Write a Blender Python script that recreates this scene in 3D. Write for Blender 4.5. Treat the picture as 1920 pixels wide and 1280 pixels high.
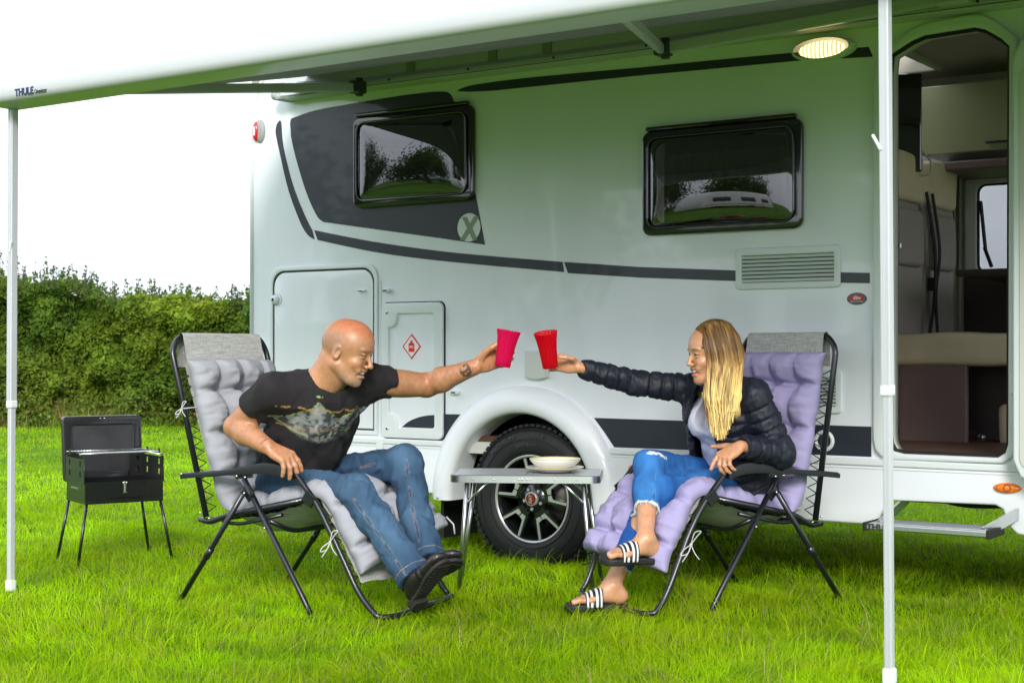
import bpy, bmesh, math, random
import numpy as np
from mathutils import Vector, Matrix
for _o in list(bpy.data.objects): bpy.data.objects.remove(_o)
SC = bpy.context.scene
R = math.radians
# ---------------------------------------------------------------- camera
FPX, CAMH, HORIZ = 2820.0, 1.035, 660.0       # focal length in photo pixels, eye height, horizon row
cd = bpy.data.cameras.new('camera'); cam = bpy.data.objects.new('camera', cd)
SC.collection.objects.link(cam); SC.camera = cam
cam.location = (0, 0, CAMH); cam.rotation_euler = (R(90), 0, 0)
cd.sensor_width = 36; cd.lens = 36 * FPX / 1920; cd.shift_y = (HORIZ - 640) / 1920
cd.clip_start = .05; cd.clip_end = 3000
cd.dof.use_dof = True; cd.dof.focus_distance = 6.3; cd.dof.aperture_fstop = 9.0
SC.render.resolution_x, SC.render.resolution_y = 1024, 682
# ---------------------------------------------------------------- world, sun, exposure
SUN_EL, SUN_AZ = R(27), R(180)                # azimuth clockwise from +Y: behind the camera, a little to its left
w = bpy.data.worlds.new('World'); SC.world = w; w.use_nodes = True
nt = w.node_tree; nt.nodes.clear()
out = nt.nodes.new('ShaderNodeOutputWorld'); bg = nt.nodes.new('ShaderNodeBackground')
sky = nt.nodes.new('ShaderNodeTexSky'); sky.sky_type = 'NISHITA'; sky.sun_disc = False
sky.sun_elevation = SUN_EL; sky.sun_rotation = SUN_AZ; sky.air_density = 1.0; sky.dust_density = 3.0
hs = nt.nodes.new('ShaderNodeHueSaturation'); hs.inputs['Saturation'].default_value = .25
tc = nt.nodes.new('ShaderNodeTexCoord'); mp = nt.nodes.new('ShaderNodeMapping'); mp.inputs['Scale'].default_value = (1, 1, 3)
nz = nt.nodes.new('ShaderNodeTexNoise'); nz.inputs['Scale'].default_value = 2.2; nz.inputs['Detail'].default_value = 5
cr = nt.nodes.new('ShaderNodeValToRGB')
cr.color_ramp.elements[0].position = .3; cr.color_ramp.elements[0].color = (8.8, 9.6, 11.0, 1)
cr.color_ramp.elements[1].position = .75; cr.color_ramp.elements[1].color = (12.3, 13.1, 14.4, 1)
mx = nt.nodes.new('ShaderNodeMixRGB'); mx.inputs[0].default_value = .85
nt.links.new(tc.outputs['Generated'], mp.inputs[0]); nt.links.new(mp.outputs[0], nz.inputs['Vector'])
nt.links.new(nz.outputs[0], cr.inputs[0]); nt.links.new(sky.outputs[0], hs.inputs['Color'])
nt.links.new(hs.outputs[0], mx.inputs[1]); nt.links.new(cr.outputs[0], mx.inputs[2])
sx = nt.nodes.new('ShaderNodeSeparateXYZ'); zr_ = nt.nodes.new('ShaderNodeMapRange')      # overcast dome: brighter overhead than at the horizon
for k_, v_ in ((1, 0.), (2, 1.), (3, .78), (4, 1.15)): zr_.inputs[k_].default_value = v_
sc_ = nt.nodes.new('ShaderNodeVectorMath'); sc_.operation = 'SCALE'
nt.links.new(tc.outputs['Generated'], sx.inputs[0]); nt.links.new(sx.outputs[2], zr_.inputs[0]); nt.links.new(mx.outputs[0], sc_.inputs[0]); nt.links.new(zr_.outputs[0], sc_.inputs['Scale']); nt.links.new(sc_.outputs[0], bg.inputs[0]); nt.links.new(bg.outputs[0], out.inputs[0])
bg.inputs[1].default_value = .083
sl = bpy.data.lights.new('sun', 'SUN'); sl.energy = 1.4; sl.angle = R(16); sl.color = (1, .96, .9)
so = bpy.data.objects.new('sun', sl); SC.collection.objects.link(so)
sdir = Vector((math.sin(SUN_AZ) * math.cos(SUN_EL), math.cos(SUN_AZ) * math.cos(SUN_EL), math.sin(SUN_EL)))
so.rotation_euler = sdir.to_track_quat('Z', 'Y').to_euler(); so.location = sdir * 30
SC.view_settings.view_transform = 'Standard'; SC.view_settings.look = 'None'
SC.view_settings.gamma = 1; SC.view_settings.use_curve_mapping = False; SC.view_settings.exposure = 1.16
SC.cycles.max_bounces = 10; SC.cycles.diffuse_bounces = 5; SC.cycles.glossy_bounces = 4
SC.cycles.transparent_max_bounces = 12; SC.cycles.transmission_bounces = 6
SC.cycles.use_denoising = True; SC.cycles.caustics_reflective = False; SC.cycles.caustics_refractive = False
rng = np.random.default_rng(7); random.seed(7)

# ---------------------------------------------------------------- helpers
def W3(px, py, Y): return np.array([(px - 960) * Y / FPX, Y, CAMH + (HORIZ - py) * Y / FPX])
def nrm(v):
    v = np.asarray(v, float); return v / (np.linalg.norm(v) + 1e-12)
def on_plane(px, py, O, D):
    r = (px - 960) / FPX; t = (O[0] - r * O[1]) / (r * D[1] - D[0]); Y = O[1] + D[1] * t
    return t, CAMH + (HORIZ - py) * Y / FPX

def mat(name, col, rough=.5, metal=0, coat=0, bump=None, var=0, vscale=8, attr=None, spec=.5, emit=None, sss=0, trans=0, alpha=1, stretch=(1, 1, 1), coatr=.03, avar=1.0, detail=4):
    m = bpy.data.materials.new(name); m.use_nodes = True; t = m.node_tree; b = t.nodes['Principled BSDF']
    b.inputs['Roughness'].default_value = rough; b.inputs['Metallic'].default_value = metal
    b.inputs['Coat Weight'].default_value = coat; b.inputs['Coat Roughness'].default_value = coatr
    b.inputs['Specular IOR Level'].default_value = spec
    if coat >= .55 and metal == 0: b.inputs['Coat IOR'].default_value = 1.75
    b.inputs['Base Color'].default_value = (*col, 1)
    if trans: b.inputs['Transmission Weight'].default_value = trans
    if alpha < 1: b.inputs['Alpha'].default_value = alpha
    if sss:
        b.inputs['Subsurface Weight'].default_value = sss; b.inputs['Subsurface Radius'].default_value = (.01, .004, .002)
        b.inputs['Subsurface Scale'].default_value = 1
    if emit: b.inputs['Emission Color'].default_value = (*emit[:3], 1); b.inputs['Emission Strength'].default_value = emit[3]
    N = t.nodes.new; src = None
    co = N('ShaderNodeTexCoord'); mpp = N('ShaderNodeMapping'); mpp.inputs['Scale'].default_value = stretch
    t.links.new(co.outputs['Object'], mpp.inputs[0])
    if attr:
        a = N('ShaderNodeAttribute'); a.attribute_name = attr; src = a.outputs['Color']
    if var:
        n = N('ShaderNodeTexNoise'); n.inputs['Scale'].default_value = vscale; n.inputs['Detail'].default_value = detail
        t.links.new(mpp.outputs[0], n.inputs['Vector'])
        mr = N('ShaderNodeMapRange'); mr.inputs[1].default_value = .25; mr.inputs[2].default_value = .75
        mr.inputs[3].default_value = 1 - var; mr.inputs[4].default_value = 1 + var; t.links.new(n.outputs[0], mr.inputs[0])
        mm = N('ShaderNodeVectorMath'); mm.operation = 'SCALE'
        if src is not None: t.links.new(src, mm.inputs[0])
        else: mm.inputs[0].default_value = col
        t.links.new(mr.outputs[0], mm.inputs['Scale']); src = mm.outputs[0]
    if src is not None: t.links.new(src, b.inputs['Base Color'])
    if bump:
        n2 = N('ShaderNodeTexNoise'); n2.inputs['Scale'].default_value = bump[0]; n2.inputs['Detail'].default_value = 4
        t.links.new(mpp.outputs[0], n2.inputs['Vector'])
        bp = N('ShaderNodeBump'); bp.inputs['Strength'].default_value = bump[1]; bp.inputs['Distance'].default_value = bump[2]
        t.links.new(n2.outputs[0], bp.inputs['Height']); t.links.new(bp.outputs[0], b.inputs['Normal'])
    return m

def weave(m, scale=700, strength=.25, dist=.0006, grid=True):
    """fine woven thread relief and tone"""
    t = m.node_tree; N = t.nodes.new; b = t.nodes['Principled BSDF']
    co = N('ShaderNodeTexCoord'); cx = []
    for k, st in enumerate(((1, 1, .06), (.06, .06, 1))):
        mp2 = N('ShaderNodeMapping'); mp2.inputs['Scale'].default_value = st; t.links.new(co.outputs['Object'], mp2.inputs[0])
        n = N('ShaderNodeTexNoise'); n.inputs['Scale'].default_value = scale; n.inputs['Detail'].default_value = 2
        t.links.new(mp2.outputs[0], n.inputs['Vector']); cx.append(n.outputs[0])
    ad = N('ShaderNodeMath'); ad.operation = 'ADD'; t.links.new(cx[0], ad.inputs[0]); t.links.new(cx[1], ad.inputs[1])
    mr = N('ShaderNodeMapRange'); mr.inputs[1].default_value = .7; mr.inputs[2].default_value = 1.3
    mr.inputs[3].default_value = 1 - strength; mr.inputs[4].default_value = 1 + strength; t.links.new(ad.outputs[0], mr.inputs[0])
    mm = N('ShaderNodeVectorMath'); mm.operation = 'SCALE'
    inp = b.inputs['Base Color']
    if inp.is_linked: t.links.new(inp.links[0].from_socket, mm.inputs[0])
    else: mm.inputs[0].default_value = tuple(inp.default_value)[:3]
    t.links.new(mr.outputs[0], mm.inputs['Scale']); t.links.new(mm.outputs[0], inp)
    return m

def link(name, me, m=None, parent=None, smooth=None):
    o = bpy.data.objects.new(name, me); SC.collection.objects.link(o)
    if m: me.materials.append(m)
    if parent: o.parent = parent
    return o
def tag(o, label=None, cat=None, group=None, kind=None):
    if label: o['label'] = label
    if cat: o['category'] = cat
    if group: o['group'] = group
    if kind: o['kind'] = kind
    return o
def empty(name, loc=(0, 0, 0), rz=0, label=None, cat=None, group=None):
    o = bpy.data.objects.new(name, None); SC.collection.objects.link(o)
    o.location = loc; o.rotation_euler = (0, 0, rz); o.empty_display_size = .1
    o.matrix_world = Matrix.Translation(Vector(loc)) @ Matrix.Rotation(rz, 4, 'Z')
    return tag(o, label, cat, group)
def world_child(o, parent):
    """parent an object whose mesh is in world coordinates"""
    o.parent = parent; o.matrix_parent_inverse = parent.matrix_world.inverted()
    return o
def np_mesh(name, V, Fq, smooth=True, col=None):
    me = bpy.data.meshes.new(name); V = np.asarray(V, np.float32); Fq = np.asarray(Fq, np.int32); n = Fq.shape[1]
    me.vertices.add(len(V)); me.vertices.foreach_set('co', V.ravel())
    me.loops.add(Fq.size); me.loops.foreach_set('vertex_index', Fq.ravel())
    me.polygons.add(len(Fq)); me.polygons.foreach_set('loop_start', np.arange(0, Fq.size, n, dtype=np.int32))
    me.polygons.foreach_set('loop_total', np.full(len(Fq), n, np.int32))
    me.polygons.foreach_set('use_smooth', np.full(len(Fq), smooth)); me.update(calc_edges=True)
    if col is not None: set_col(me, col)
    return me
def set_col(me, col):
    a = me.color_attributes.new('Col', 'FLOAT_COLOR', 'POINT')
    c = np.ones((len(me.vertices), 4), np.float32); c[:, :3] = col; a.data.foreach_set('color', c.ravel())

def cross_fr(d, ref=None):
    d = nrm(d); ref = np.array([0, 0, 1.]) if ref is None else np.asarray(ref, float)
    if abs(d @ nrm(ref)) > .95: ref = np.array([1., .1, 0])
    u = nrm(np.cross(ref, d)); v = np.cross(d, u); return u, v
def smooth_path(P, n=8):
    P = np.asarray(P, float); o = []
    for i in range(len(P) - 1):
        p0, p1, p2, p3 = P[max(i - 1, 0)], P[i], P[i + 1], P[min(i + 2, len(P) - 1)]
        for k in range(n):
            t = k / n
            o.append(.5 * (2 * p1 + (p2 - p0) * t + (2 * p0 - 5 * p1 + 4 * p2 - p3) * t * t + (3 * p1 - p0 - 3 * p2 + p3) * t ** 3))
    o.append(P[-1]); return np.array(o)
def round_path(P, r=.03, n=5):
    """polyline with rounded corners"""
    P = [np.asarray(p, float) for p in P]; o = [P[0]]
    for i in range(1, len(P) - 1):
        a, b, c = P[i - 1], P[i], P[i + 1]
        la, lc = np.linalg.norm(a - b), np.linalg.norm(c - b); rr = min(r, la * .45, lc * .45)
        s, e = b + (a - b) / la * rr, b + (c - b) / lc * rr
        for k in range(n + 1):
            t = k / n; o.append((1 - t) ** 2 * s + 2 * t * (1 - t) * b + t * t * e)
    o.append(P[-1]); return np.array(o)

class MB:
    def __init__(s): s.v = []; s.f = []; s.sm = []
    def add(s, V, F, smooth=False):
        o = len(s.v); s.v += [tuple(map(float, p)) for p in V]; s.f += [tuple(i + o for i in f) for f in F]; s.sm += [smooth] * len(F); return s
    def box(s, c, size, M=None, bev=0):
        x, y, z = [k / 2 for k in size]
        if bev > 0:
            b = min(bev, x * .9, y * .9, z * .9)
            bm = bmesh.new(); bmesh.ops.create_cube(bm, size=1)
            for vv in bm.verts: vv.co = Vector((vv.co.x * size[0], vv.co.y * size[1], vv.co.z * size[2]))
            bmesh.ops.bevel(bm, geom=list(bm.edges), offset=b, segments=2, affect='EDGES', profile=.5)
            V = [np.array(vv.co) for vv in bm.verts]; F = [[vv.index for vv in f.verts] for f in bm.faces]; bm.free()
        else:
            V = [np.array((i, j, k), float) for i in (-x, x) for j in (-y, y) for k in (-z, z)]
            F = [(0, 1, 3, 2), (4, 6, 7, 5), (0, 4, 5, 1), (2, 3, 7, 6), (0, 2, 6, 4), (1, 5, 7, 3)]
        if M is not None: V = [np.asarray(M) @ p for p in V]
        return s.add([p + np.asarray(c, float) for p in V], F)
    def bar(s, a, b, wd, th, up=(0, 0, 1), bev=0):
        """box running from a to b, wd across, th along up"""
        a = np.asarray(a, float); b = np.asarray(b, float); d = nrm(b - a); u = nrm(np.cross(up, d)); v = np.cross(d, u)
        return s.box((a + b) / 2, (np.linalg.norm(b - a), wd, th), np.array([d, u, v]).T, bev)
    def tube(s, P, r, n=8, cap=True, ref=None, sq=None, closed=False):
        P = np.asarray(P, float); m = len(P); rr = np.broadcast_to(np.asarray(r, float), (m,)) if np.ndim(r) <= 1 else r
        T = np.gradient(P, axis=0) if not closed else np.roll(P, -1, 0) - np.roll(P, 1, 0)
        u, v = cross_fr(T[0], ref); V = []
        for i in range(m):
            t = nrm(T[i]); u = nrm(u - t * (u @ t)); v = np.cross(t, u)
            for k in range(n):
                a = 2 * math.pi * (k + .5) / n; V.append(P[i] + rr[i] * (math.cos(a) * u + math.sin(a) * v * (sq or 1)))
        F = [(i * n + k, i * n + (k + 1) % n, (i + 1) * n + (k + 1) % n, (i + 1) * n + k) for i in range(m - 1) for k in range(n)]
        if closed: F += [((m - 1) * n + k, (m - 1) * n + (k + 1) % n, (k + 1) % n, k) for k in range(n)]
        elif cap: F += [tuple(range(n))[::-1], tuple((m - 1) * n + k for k in range(n))]
        o = len(s.v); s.v += [tuple(map(float, p)) for p in V]; s.f += [tuple(i + o for i in f) for f in F]
        s.sm += [True] * (len(F) - (2 if cap and not closed else 0)) + [False] * (2 if cap and not closed else 0); return s
    def lathe(s, prof, c=(0, 0, 0), ax=(0, 0, 1), n=32, rib=0, ribn=0, sm=True, ex=None):
        """prof: (radius, height) pairs about ax"""
        ax = nrm(ax); u, v = cross_fr(ax, ex); c = np.asarray(c, float); V = []
        for r, h in prof:
            for k in range(n):
                a = 2 * math.pi * k / n; q = r * (1 + (rib * math.cos(ribn * a) if ribn else 0))
                V.append(c + ax * h + q * (math.cos(a) * u + math.sin(a) * v))
        m = len(prof); F = [(i * n + k, i * n + (k + 1) % n, (i + 1) * n + (k + 1) % n, (i + 1) * n + k) for i in range(m - 1) for k in range(n)]
        return s.add(V, F, sm)
    def ball(s, c, r, n=12, M=None):
        rx = np.broadcast_to(np.asarray(r, float), (3,)); V = []; c = np.asarray(c, float)
        for i in range(n + 1):
            th = math.pi * i / n
            for k in range(n * 2):
                ph = math.pi * k / n; p = np.array([math.sin(th) * math.cos(ph), math.sin(th) * math.sin(ph), math.cos(th)]) * rx
                V.append(c + (np.asarray(M) @ p if M is not None else p))
        w_ = n * 2; F = [(i * w_ + k, (i + 1) * w_ + k, (i + 1) * w_ + (k + 1) % w_, i * w_ + (k + 1) % w_) for i in range(n) for k in range(w_)]
        return s.add(V, F, True)
    def build(s, name, m, parent=None, clean=True):
        me = bpy.data.meshes.new(name); me.from_pydata(s.v, [], s.f); me.polygons.foreach_set('use_smooth', s.sm)
        if clean:
            bm = bmesh.new(); bm.from_mesh(me); bmesh.ops.remove_doubles(bm, verts=bm.verts, dist=1e-6); bmesh.ops.recalc_face_normals(bm, faces=bm.faces); bm.to_mesh(me); bm.free()
        me.update(); return link(name, me, m, parent)

def plate(name, outline, y0, y1, m, parent=None, holes=(), bevel=0, res=3, to3=None):
    """flat plate cut from (x,z) outlines, standing in the XZ plane between y0 and y1 (y0 is the outer face)"""
    cu = bpy.data.curves.new(name, 'CURVE'); cu.dimensions = '2D'; cu.fill_mode = 'BOTH'
    for pts in [outline, *holes]:
        sp = cu.splines.new('POLY'); sp.points.add(len(pts) - 1); sp.use_cyclic_u = True
        for i, p in enumerate(pts): sp.points[i].co = (p[0], p[1], 0, 1)
    cu.extrude = max(abs(y1 - y0) / 2 - bevel, 1e-4); cu.bevel_depth = bevel; cu.bevel_resolution = res; cu.offset = -bevel
    tmp = bpy.data.objects.new(name, cu); SC.collection.objects.link(tmp)
    dg = bpy.context.evaluated_depsgraph_get(); me = bpy.data.meshes.new_from_object(tmp.evaluated_get(dg))
    bpy.data.objects.remove(tmp); bpy.data.curves.remove(cu); me.name = name
    mid = (y0 + y1) / 2; n = len(me.vertices); co = np.empty(n * 3, np.float32); me.vertices.foreach_get('co', co); co = co.reshape(-1, 3)
    V = np.stack([co[:, 0], mid - co[:, 2], co[:, 1]], 1)
    if to3 is not None: V = to3(V)
    me.vertices.foreach_set('co', V.astype(np.float32).ravel()); me.materials.clear()
    bm = bmesh.new(); bm.from_mesh(me); bmesh.ops.remove_doubles(bm, verts=bm.verts, dist=1e-5); bmesh.ops.recalc_face_normals(bm, faces=bm.faces); bm.to_mesh(me); bm.free()
    me.update(); o = link(name, me, m, parent)
    if bevel: shade_auto(me, 40)
    return o
def shade_auto(me, deg=35):
    me.polygons.foreach_set('use_smooth', [True] * len(me.polygons))
    bm = bmesh.new(); bm.from_mesh(me)
    for e in bm.edges:
        if len(e.link_faces) != 2 or e.calc_face_angle(0) > R(deg): e.smooth = False
    bm.to_mesh(me); bm.free()
def rrect(x0, z0, x1, z1, r, n=6):
    o = []
    for cx, cz, a0 in ((x1 - r, z1 - r, 0), (x0 + r, z1 - r, 90), (x0 + r, z0 + r, 180), (x1 - r, z0 + r, 270)):
        for k in range(n + 1):
            a = R(a0 + 90 * k / n); o.append((cx + r * math.cos(a), cz + r * math.sin(a)))
    return o
def ell(cx, cz, rx, rz, n=32, a0=0, a1=360):
    return [(cx + rx * math.cos(R(a0 + (a1 - a0) * k / n)), cz + rz * math.sin(R(a0 + (a1 - a0) * k / n))) for k in range(n)]
def text(name, s, size, m, to3, parent=None, ext=.0008, shear=0, space=1, sx=1, bold=0):
    """lettering; to3 maps (n,3) text-plane points to place"""
    cu = bpy.data.curves.new(name, 'FONT'); cu.body = s; cu.size = size; cu.extrude = ext; cu.align_x = 'CENTER'; cu.align_y = 'CENTER'
    cu.shear = shear; cu.space_character = space; cu.offset = bold; cu.resolution_u = 3
    tmp = bpy.data.objects.new(name, cu); SC.collection.objects.link(tmp)
    dg = bpy.context.evaluated_depsgraph_get(); me = bpy.data.meshes.new_from_object(tmp.evaluated_get(dg))
    bpy.data.objects.remove(tmp); bpy.data.curves.remove(cu)
    n = len(me.vertices); co = np.empty(n * 3, np.float32); me.vertices.foreach_get('co', co); co = co.reshape(-1, 3); co[:, 0] *= sx
    me.vertices.foreach_set('co', np.asarray(to3(co), np.float32).ravel()); me.materials.clear(); me.update()
    return link(name, me, m, parent)

# ---------------------------------------------------------------- value noise on points
_perm = rng.random((64, 64, 64)).astype(np.float32)
def vnoise(P, s=1.0):
    P = np.asarray(P, np.float32) * s; i = np.floor(P).astype(np.int32); f = P - i; f = f * f * (3 - 2 * f); o = 0
    for a in (0, 1):
        for b in (0, 1):
            for c in (0, 1):
                wt = (f[..., 0] if a else 1 - f[..., 0]) * (f[..., 1] if b else 1 - f[..., 1]) * (f[..., 2] if c else 1 - f[..., 2])
                o = o + wt * _perm[(i[..., 0] + a) & 63, (i[..., 1] + b) & 63, (i[..., 2] + c) & 63]
    return o
def fbm(P, s=1.0, n=3): return sum(vnoise(P, s * 2 ** k) / 2 ** k for k in range(n)) / sum(.5 ** k for k in range(n))

# ---------------------------------------------------------------- implicit surfaces -> one continuous mesh
class Field:
    def __init__(s, lo, hi, h):
        s.lo = np.array(lo, np.float32); s.h = h; s.n = np.ceil((np.array(hi) - s.lo) / h).astype(int) + 1; s.v = np.full(s.n, .05, np.float32)
    def _sub(s, lo, hi, pad):
        a = np.clip(np.floor((np.array(lo) - pad - s.lo) / s.h).astype(int), 0, s.n - 1); b = np.clip(np.ceil((np.array(hi) + pad - s.lo) / s.h).astype(int) + 1, 1, s.n)
        sl = tuple(slice(int(x), int(y)) for x, y in zip(a, b))
        ax = [s.lo[i] + s.h * np.arange(a[i], b[i], dtype=np.float32) for i in range(3)]
        return sl, np.stack(np.meshgrid(*ax, indexing='ij'), -1)
    def put(s, fn, lo, hi, k=.01, op='add'):
        sl, P = s._sub(lo, hi, k + 3 * s.h)
        if P.size == 0: return s
        d = fn(P).astype(np.float32); v = s.v[sl]
        if op == 'sub': d = -d; hh = np.clip(.5 - .5 * (d - v) / k, 0, 1) if False else None
        if op == 'add':
            q = np.clip(.5 + .5 * (d - v) / k, 0, 1); s.v[sl] = d + (v - d) * q - k * q * (1 - q)
        else:
            q = np.clip(.5 - .5 * (d - v) / k, 0, 1); s.v[sl] = d + (v - d) * q + k * q * (1 - q)
        return s
    def cone(s, a, b, ra, rb, k=.01, op='add', disp=None):
        a = np.asarray(a, float); b = np.asarray(b, float); r = max(ra, rb)
        def fn(P):
            ab = (b - a).astype(np.float32); q = P - a.astype(np.float32); t = np.clip((q @ ab) / max(ab @ ab, 1e-9), 0, 1)
            d = np.linalg.norm(q - t[..., None] * ab, axis=-1) - (ra + (rb - ra) * t)
            return d + (disp(P, t) if disp else 0)
        return s.put(fn, np.minimum(a, b) - r, np.maximum(a, b) + r, k, op)
    def oval(s, a, b, A, B, u, k=.01, op='add', disp=None, mid=None):
        """limb with an oval section: A=(ru,rv) at a, B at b, u = wide axis; mid = extra (ru,rv) at half way"""
        a = np.asarray(a, float); b = np.asarray(b, float); ab = b - a; L = np.linalg.norm(ab); d_ = ab / L
        u = np.asarray(u, float); u = nrm(u - d_ * (u @ d_)); v = np.cross(d_, u); r = max(*A, *B, *(mid or (0,)))
        def fn(P):
            q = P - a.astype(np.float32); t = (q @ ab.astype(np.float32)) / L ** 2; tc_ = np.clip(t, 0, 1); o = q - tc_[..., None] * ab.astype(np.float32)
            ex = (t - tc_) * L
            if mid: w1 = (1 - tc_) * (1 - 2 * tc_); w2 = 4 * tc_ * (1 - tc_); w3 = tc_ * (2 * tc_ - 1); ru = A[0] * w1 + mid[0] * w2 + B[0] * w3; rv = A[1] * w1 + mid[1] * w2 + B[1] * w3
            else: ru = A[0] + (B[0] - A[0]) * tc_; rv = A[1] + (B[1] - A[1]) * tc_
            m_ = np.minimum(ru, rv); k_ = np.sqrt(((o @ u.astype(np.float32)) / ru) ** 2 + ((o @ v.astype(np.float32)) / rv) ** 2 + (ex / m_) ** 2)
            return (k_ - 1) * m_ + (disp(P, tc_) if disp else 0)
        return s.put(fn, np.minimum(a, b) - r, np.maximum(a, b) + r, k, op)
    def egg(s, c, r, M=None, k=.01, op='add', disp=None):
        c = np.asarray(c, float); r = np.asarray(r, float); M = np.eye(3) if M is None else np.asarray(M); R_ = r.max()
        def fn(P):
            q = (P - c.astype(np.float32)) @ M.astype(np.float32); k0 = np.linalg.norm(q / r.astype(np.float32), axis=-1); k1 = np.linalg.norm(q / (r ** 2).astype(np.float32), axis=-1) + 1e-9
            return k0 * (k0 - 1) / k1 + (disp(P, None) if disp else 0)
        return s.put(fn, c - R_, c + R_, k, op)
    def cut(s, p, n, k=.004, lo=None, hi=None):
        """keep the side n points away from"""
        p = np.asarray(p, np.float32); n = nrm(n).astype(np.float32)
        lo = s.lo if lo is None else lo; hi = s.lo + s.h * s.n if hi is None else hi
        def fn(P): return (P - p) @ n
        sl, P = s._sub(lo, hi, 0); d = fn(P); v = s.v[sl]; q = np.clip(.5 - .5 * (d - v) / k, 0, 1); s.v[sl] = d + (v - d) * q + k * q * (1 - q); return s
    def warp(s, fn):
        """add fn(P) only near the surface"""
        m = np.abs(s.v) < .03; ix = np.argwhere(m); P = s.lo + s.h * ix.astype(np.float32); s.v[m] += fn(P).astype(np.float32); return s
    def mesh(s, relax=1):
        v = s.v; ins = v < 0; h = s.h
        cell = np.zeros(tuple(s.n - 1), np.int8)
        for a in (0, 1):
            for b in (0, 1):
                for c in (0, 1): cell += ins[a:s.n[0] - 1 + a, b:s.n[1] - 1 + b, c:s.n[2] - 1 + c]
        act = np.argwhere((cell > 0) & (cell < 8)); idx = np.full(cell.shape, -1, np.int32); idx[tuple(act.T)] = np.arange(len(act))
        cv = {}
        for a in (0, 1):
            for b in (0, 1):
                for c in (0, 1): cv[a, b, c] = v[act[:, 0] + a, act[:, 1] + b, act[:, 2] + c]
        S = np.zeros((len(act), 3), np.float32); cnt = np.zeros(len(act), np.float32)
        for k0 in cv:
            for ax in range(3):
                if k0[ax] == 0:
                    k1 = list(k0); k1[ax] = 1; k1 = tuple(k1); x, y = cv[k0], cv[k1]; m = (x < 0) != (y < 0)
                    t = np.where(m, x / np.where(m, x - y, 1), 0); p = np.zeros((len(act), 3), np.float32); p[:] = k0; p[:, ax] = t; S[m] += p[m]; cnt[m] += 1
        V = s.lo + h * (act + S / np.maximum(cnt, 1)[:, None]); F = []
        for ax in range(3):
            o = [1, 1, 1]; e = [s.n[0] - 1, s.n[1] - 1, s.n[2] - 1]; o[ax] = 0
            A = ins[o[0]:e[0], o[1]:e[1], o[2]:e[2]]; sh = [0, 0, 0]; sh[ax] = 1
            B = ins[o[0] + sh[0]:e[0] + sh[0], o[1] + sh[1]:e[1] + sh[1], o[2] + sh[2]:e[2] + sh[2]]
            g = np.argwhere(A != B); 
            if len(g) == 0: continue
            fl = A[tuple(g.T)]; g = g + np.array(o); p, q = [k for k in range(3) if k != ax]
            def ci(dp, dq):
                c = g.copy(); c[:, p] -= dp; c[:, q] -= dq; return idx[c[:, 0], c[:, 1], c[:, 2]]
            qd = np.stack([ci(1, 1), ci(0, 1), ci(0, 0), ci(1, 0)], 1)
            if ax == 1: fl = ~fl
            qd[~fl] = qd[~fl][:, ::-1]; F.append(qd)
        F = np.concatenate(F); F = F[(F >= 0).all(1)]
        for _ in range(relax):
            acc = np.zeros_like(V); c2 = np.zeros(len(V), np.float32)
            for i in range(4):
                a, b = F[:, i], F[:, (i + 1) % 4]
                for cc in range(3): acc[:, cc] += np.bincount(a, V[b, cc], len(V)) + np.bincount(b, V[a, cc], len(V))
                c2 += np.bincount(a, minlength=len(V)) + np.bincount(b, minlength=len(V))
            V = V * .5 + .5 * acc / np.maximum(c2, 1)[:, None]
        s.v = None; return V.astype(np.float32), F
def stain(C, m, col, a=1.0):
    m = np.clip(np.asarray(m, np.float32) * a, 0, 1)[:, None]; C[:] = C * (1 - m) + np.asarray(col, np.float32) * m
def seg_dist(V, pts):
    d = np.full(len(V), 9., np.float32)
    for a, b in zip(pts[:-1], pts[1:]):
        a = np.asarray(a, np.float32); b = np.asarray(b, np.float32); ab = b - a; t = np.clip(((V - a) @ ab) / max(ab @ ab, 1e-9), 0, 1)
        d = np.minimum(d, np.linalg.norm(V - a - t[:, None] * ab, axis=1))
    return d
# ================================================================ the setting
TH = math.atan(FPX / 4060.0); CT, ST = math.cos(TH), math.sin(TH); VO = (.0995, 7.58)   # motorhome side: heading and a point on it (rear wheel)
def side_d(x, y): return -((x - VO[0]) * ST + (y - VO[1]) * CT)      # metres out from the side wall
def ground_z(x, y):
    x = np.asarray(x, float); y = np.asarray(y, float); d = side_d(x, y)
    z = -.035 / (1 + np.exp((d - .15) / .08)) * np.exp(-(np.maximum(-d - 2.2, 0) / 2) ** 2)
    z = z + .065 * np.exp(-((x - 1.6) ** 2 / 1.0 + (y - 4.0) ** 2 / .8))
    P = np.stack([x, y, 0 * x], -1); far = np.clip((np.hypot(x, y) - 8) / 6, 0, 1)
    return z + (fbm(P + 50, .9, 2) - .5) * .02 + (fbm(P + 90, .12, 2) - .5) * .3 * far * np.clip((np.hypot(x, y) - 8) / 40, 0, 1)
ax_x = np.concatenate([-np.geomspace(8, 900, 22)[::-1], np.arange(-7.9, 7.95, .1), np.geomspace(8, 900, 22)])
ax_y = np.concatenate([-np.geomspace(1, 900, 26)[::-1], np.arange(-.9, 14, .1), np.geomspace(14.1, 900, 26)])
gx, gy = np.meshgrid(ax_x, ax_y, indexing='ij'); gzz = ground_z(gx, gy); nx_, ny_ = gx.shape
ii = np.arange((nx_ - 1) * ny_).reshape(nx_ - 1, ny_)[:, :-1].ravel()
m_soil = mat('meadow_soil', (.05, .12, .008), .95, var=.5, vscale=3, bump=(60, .8, .02), spec=.1)
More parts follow.
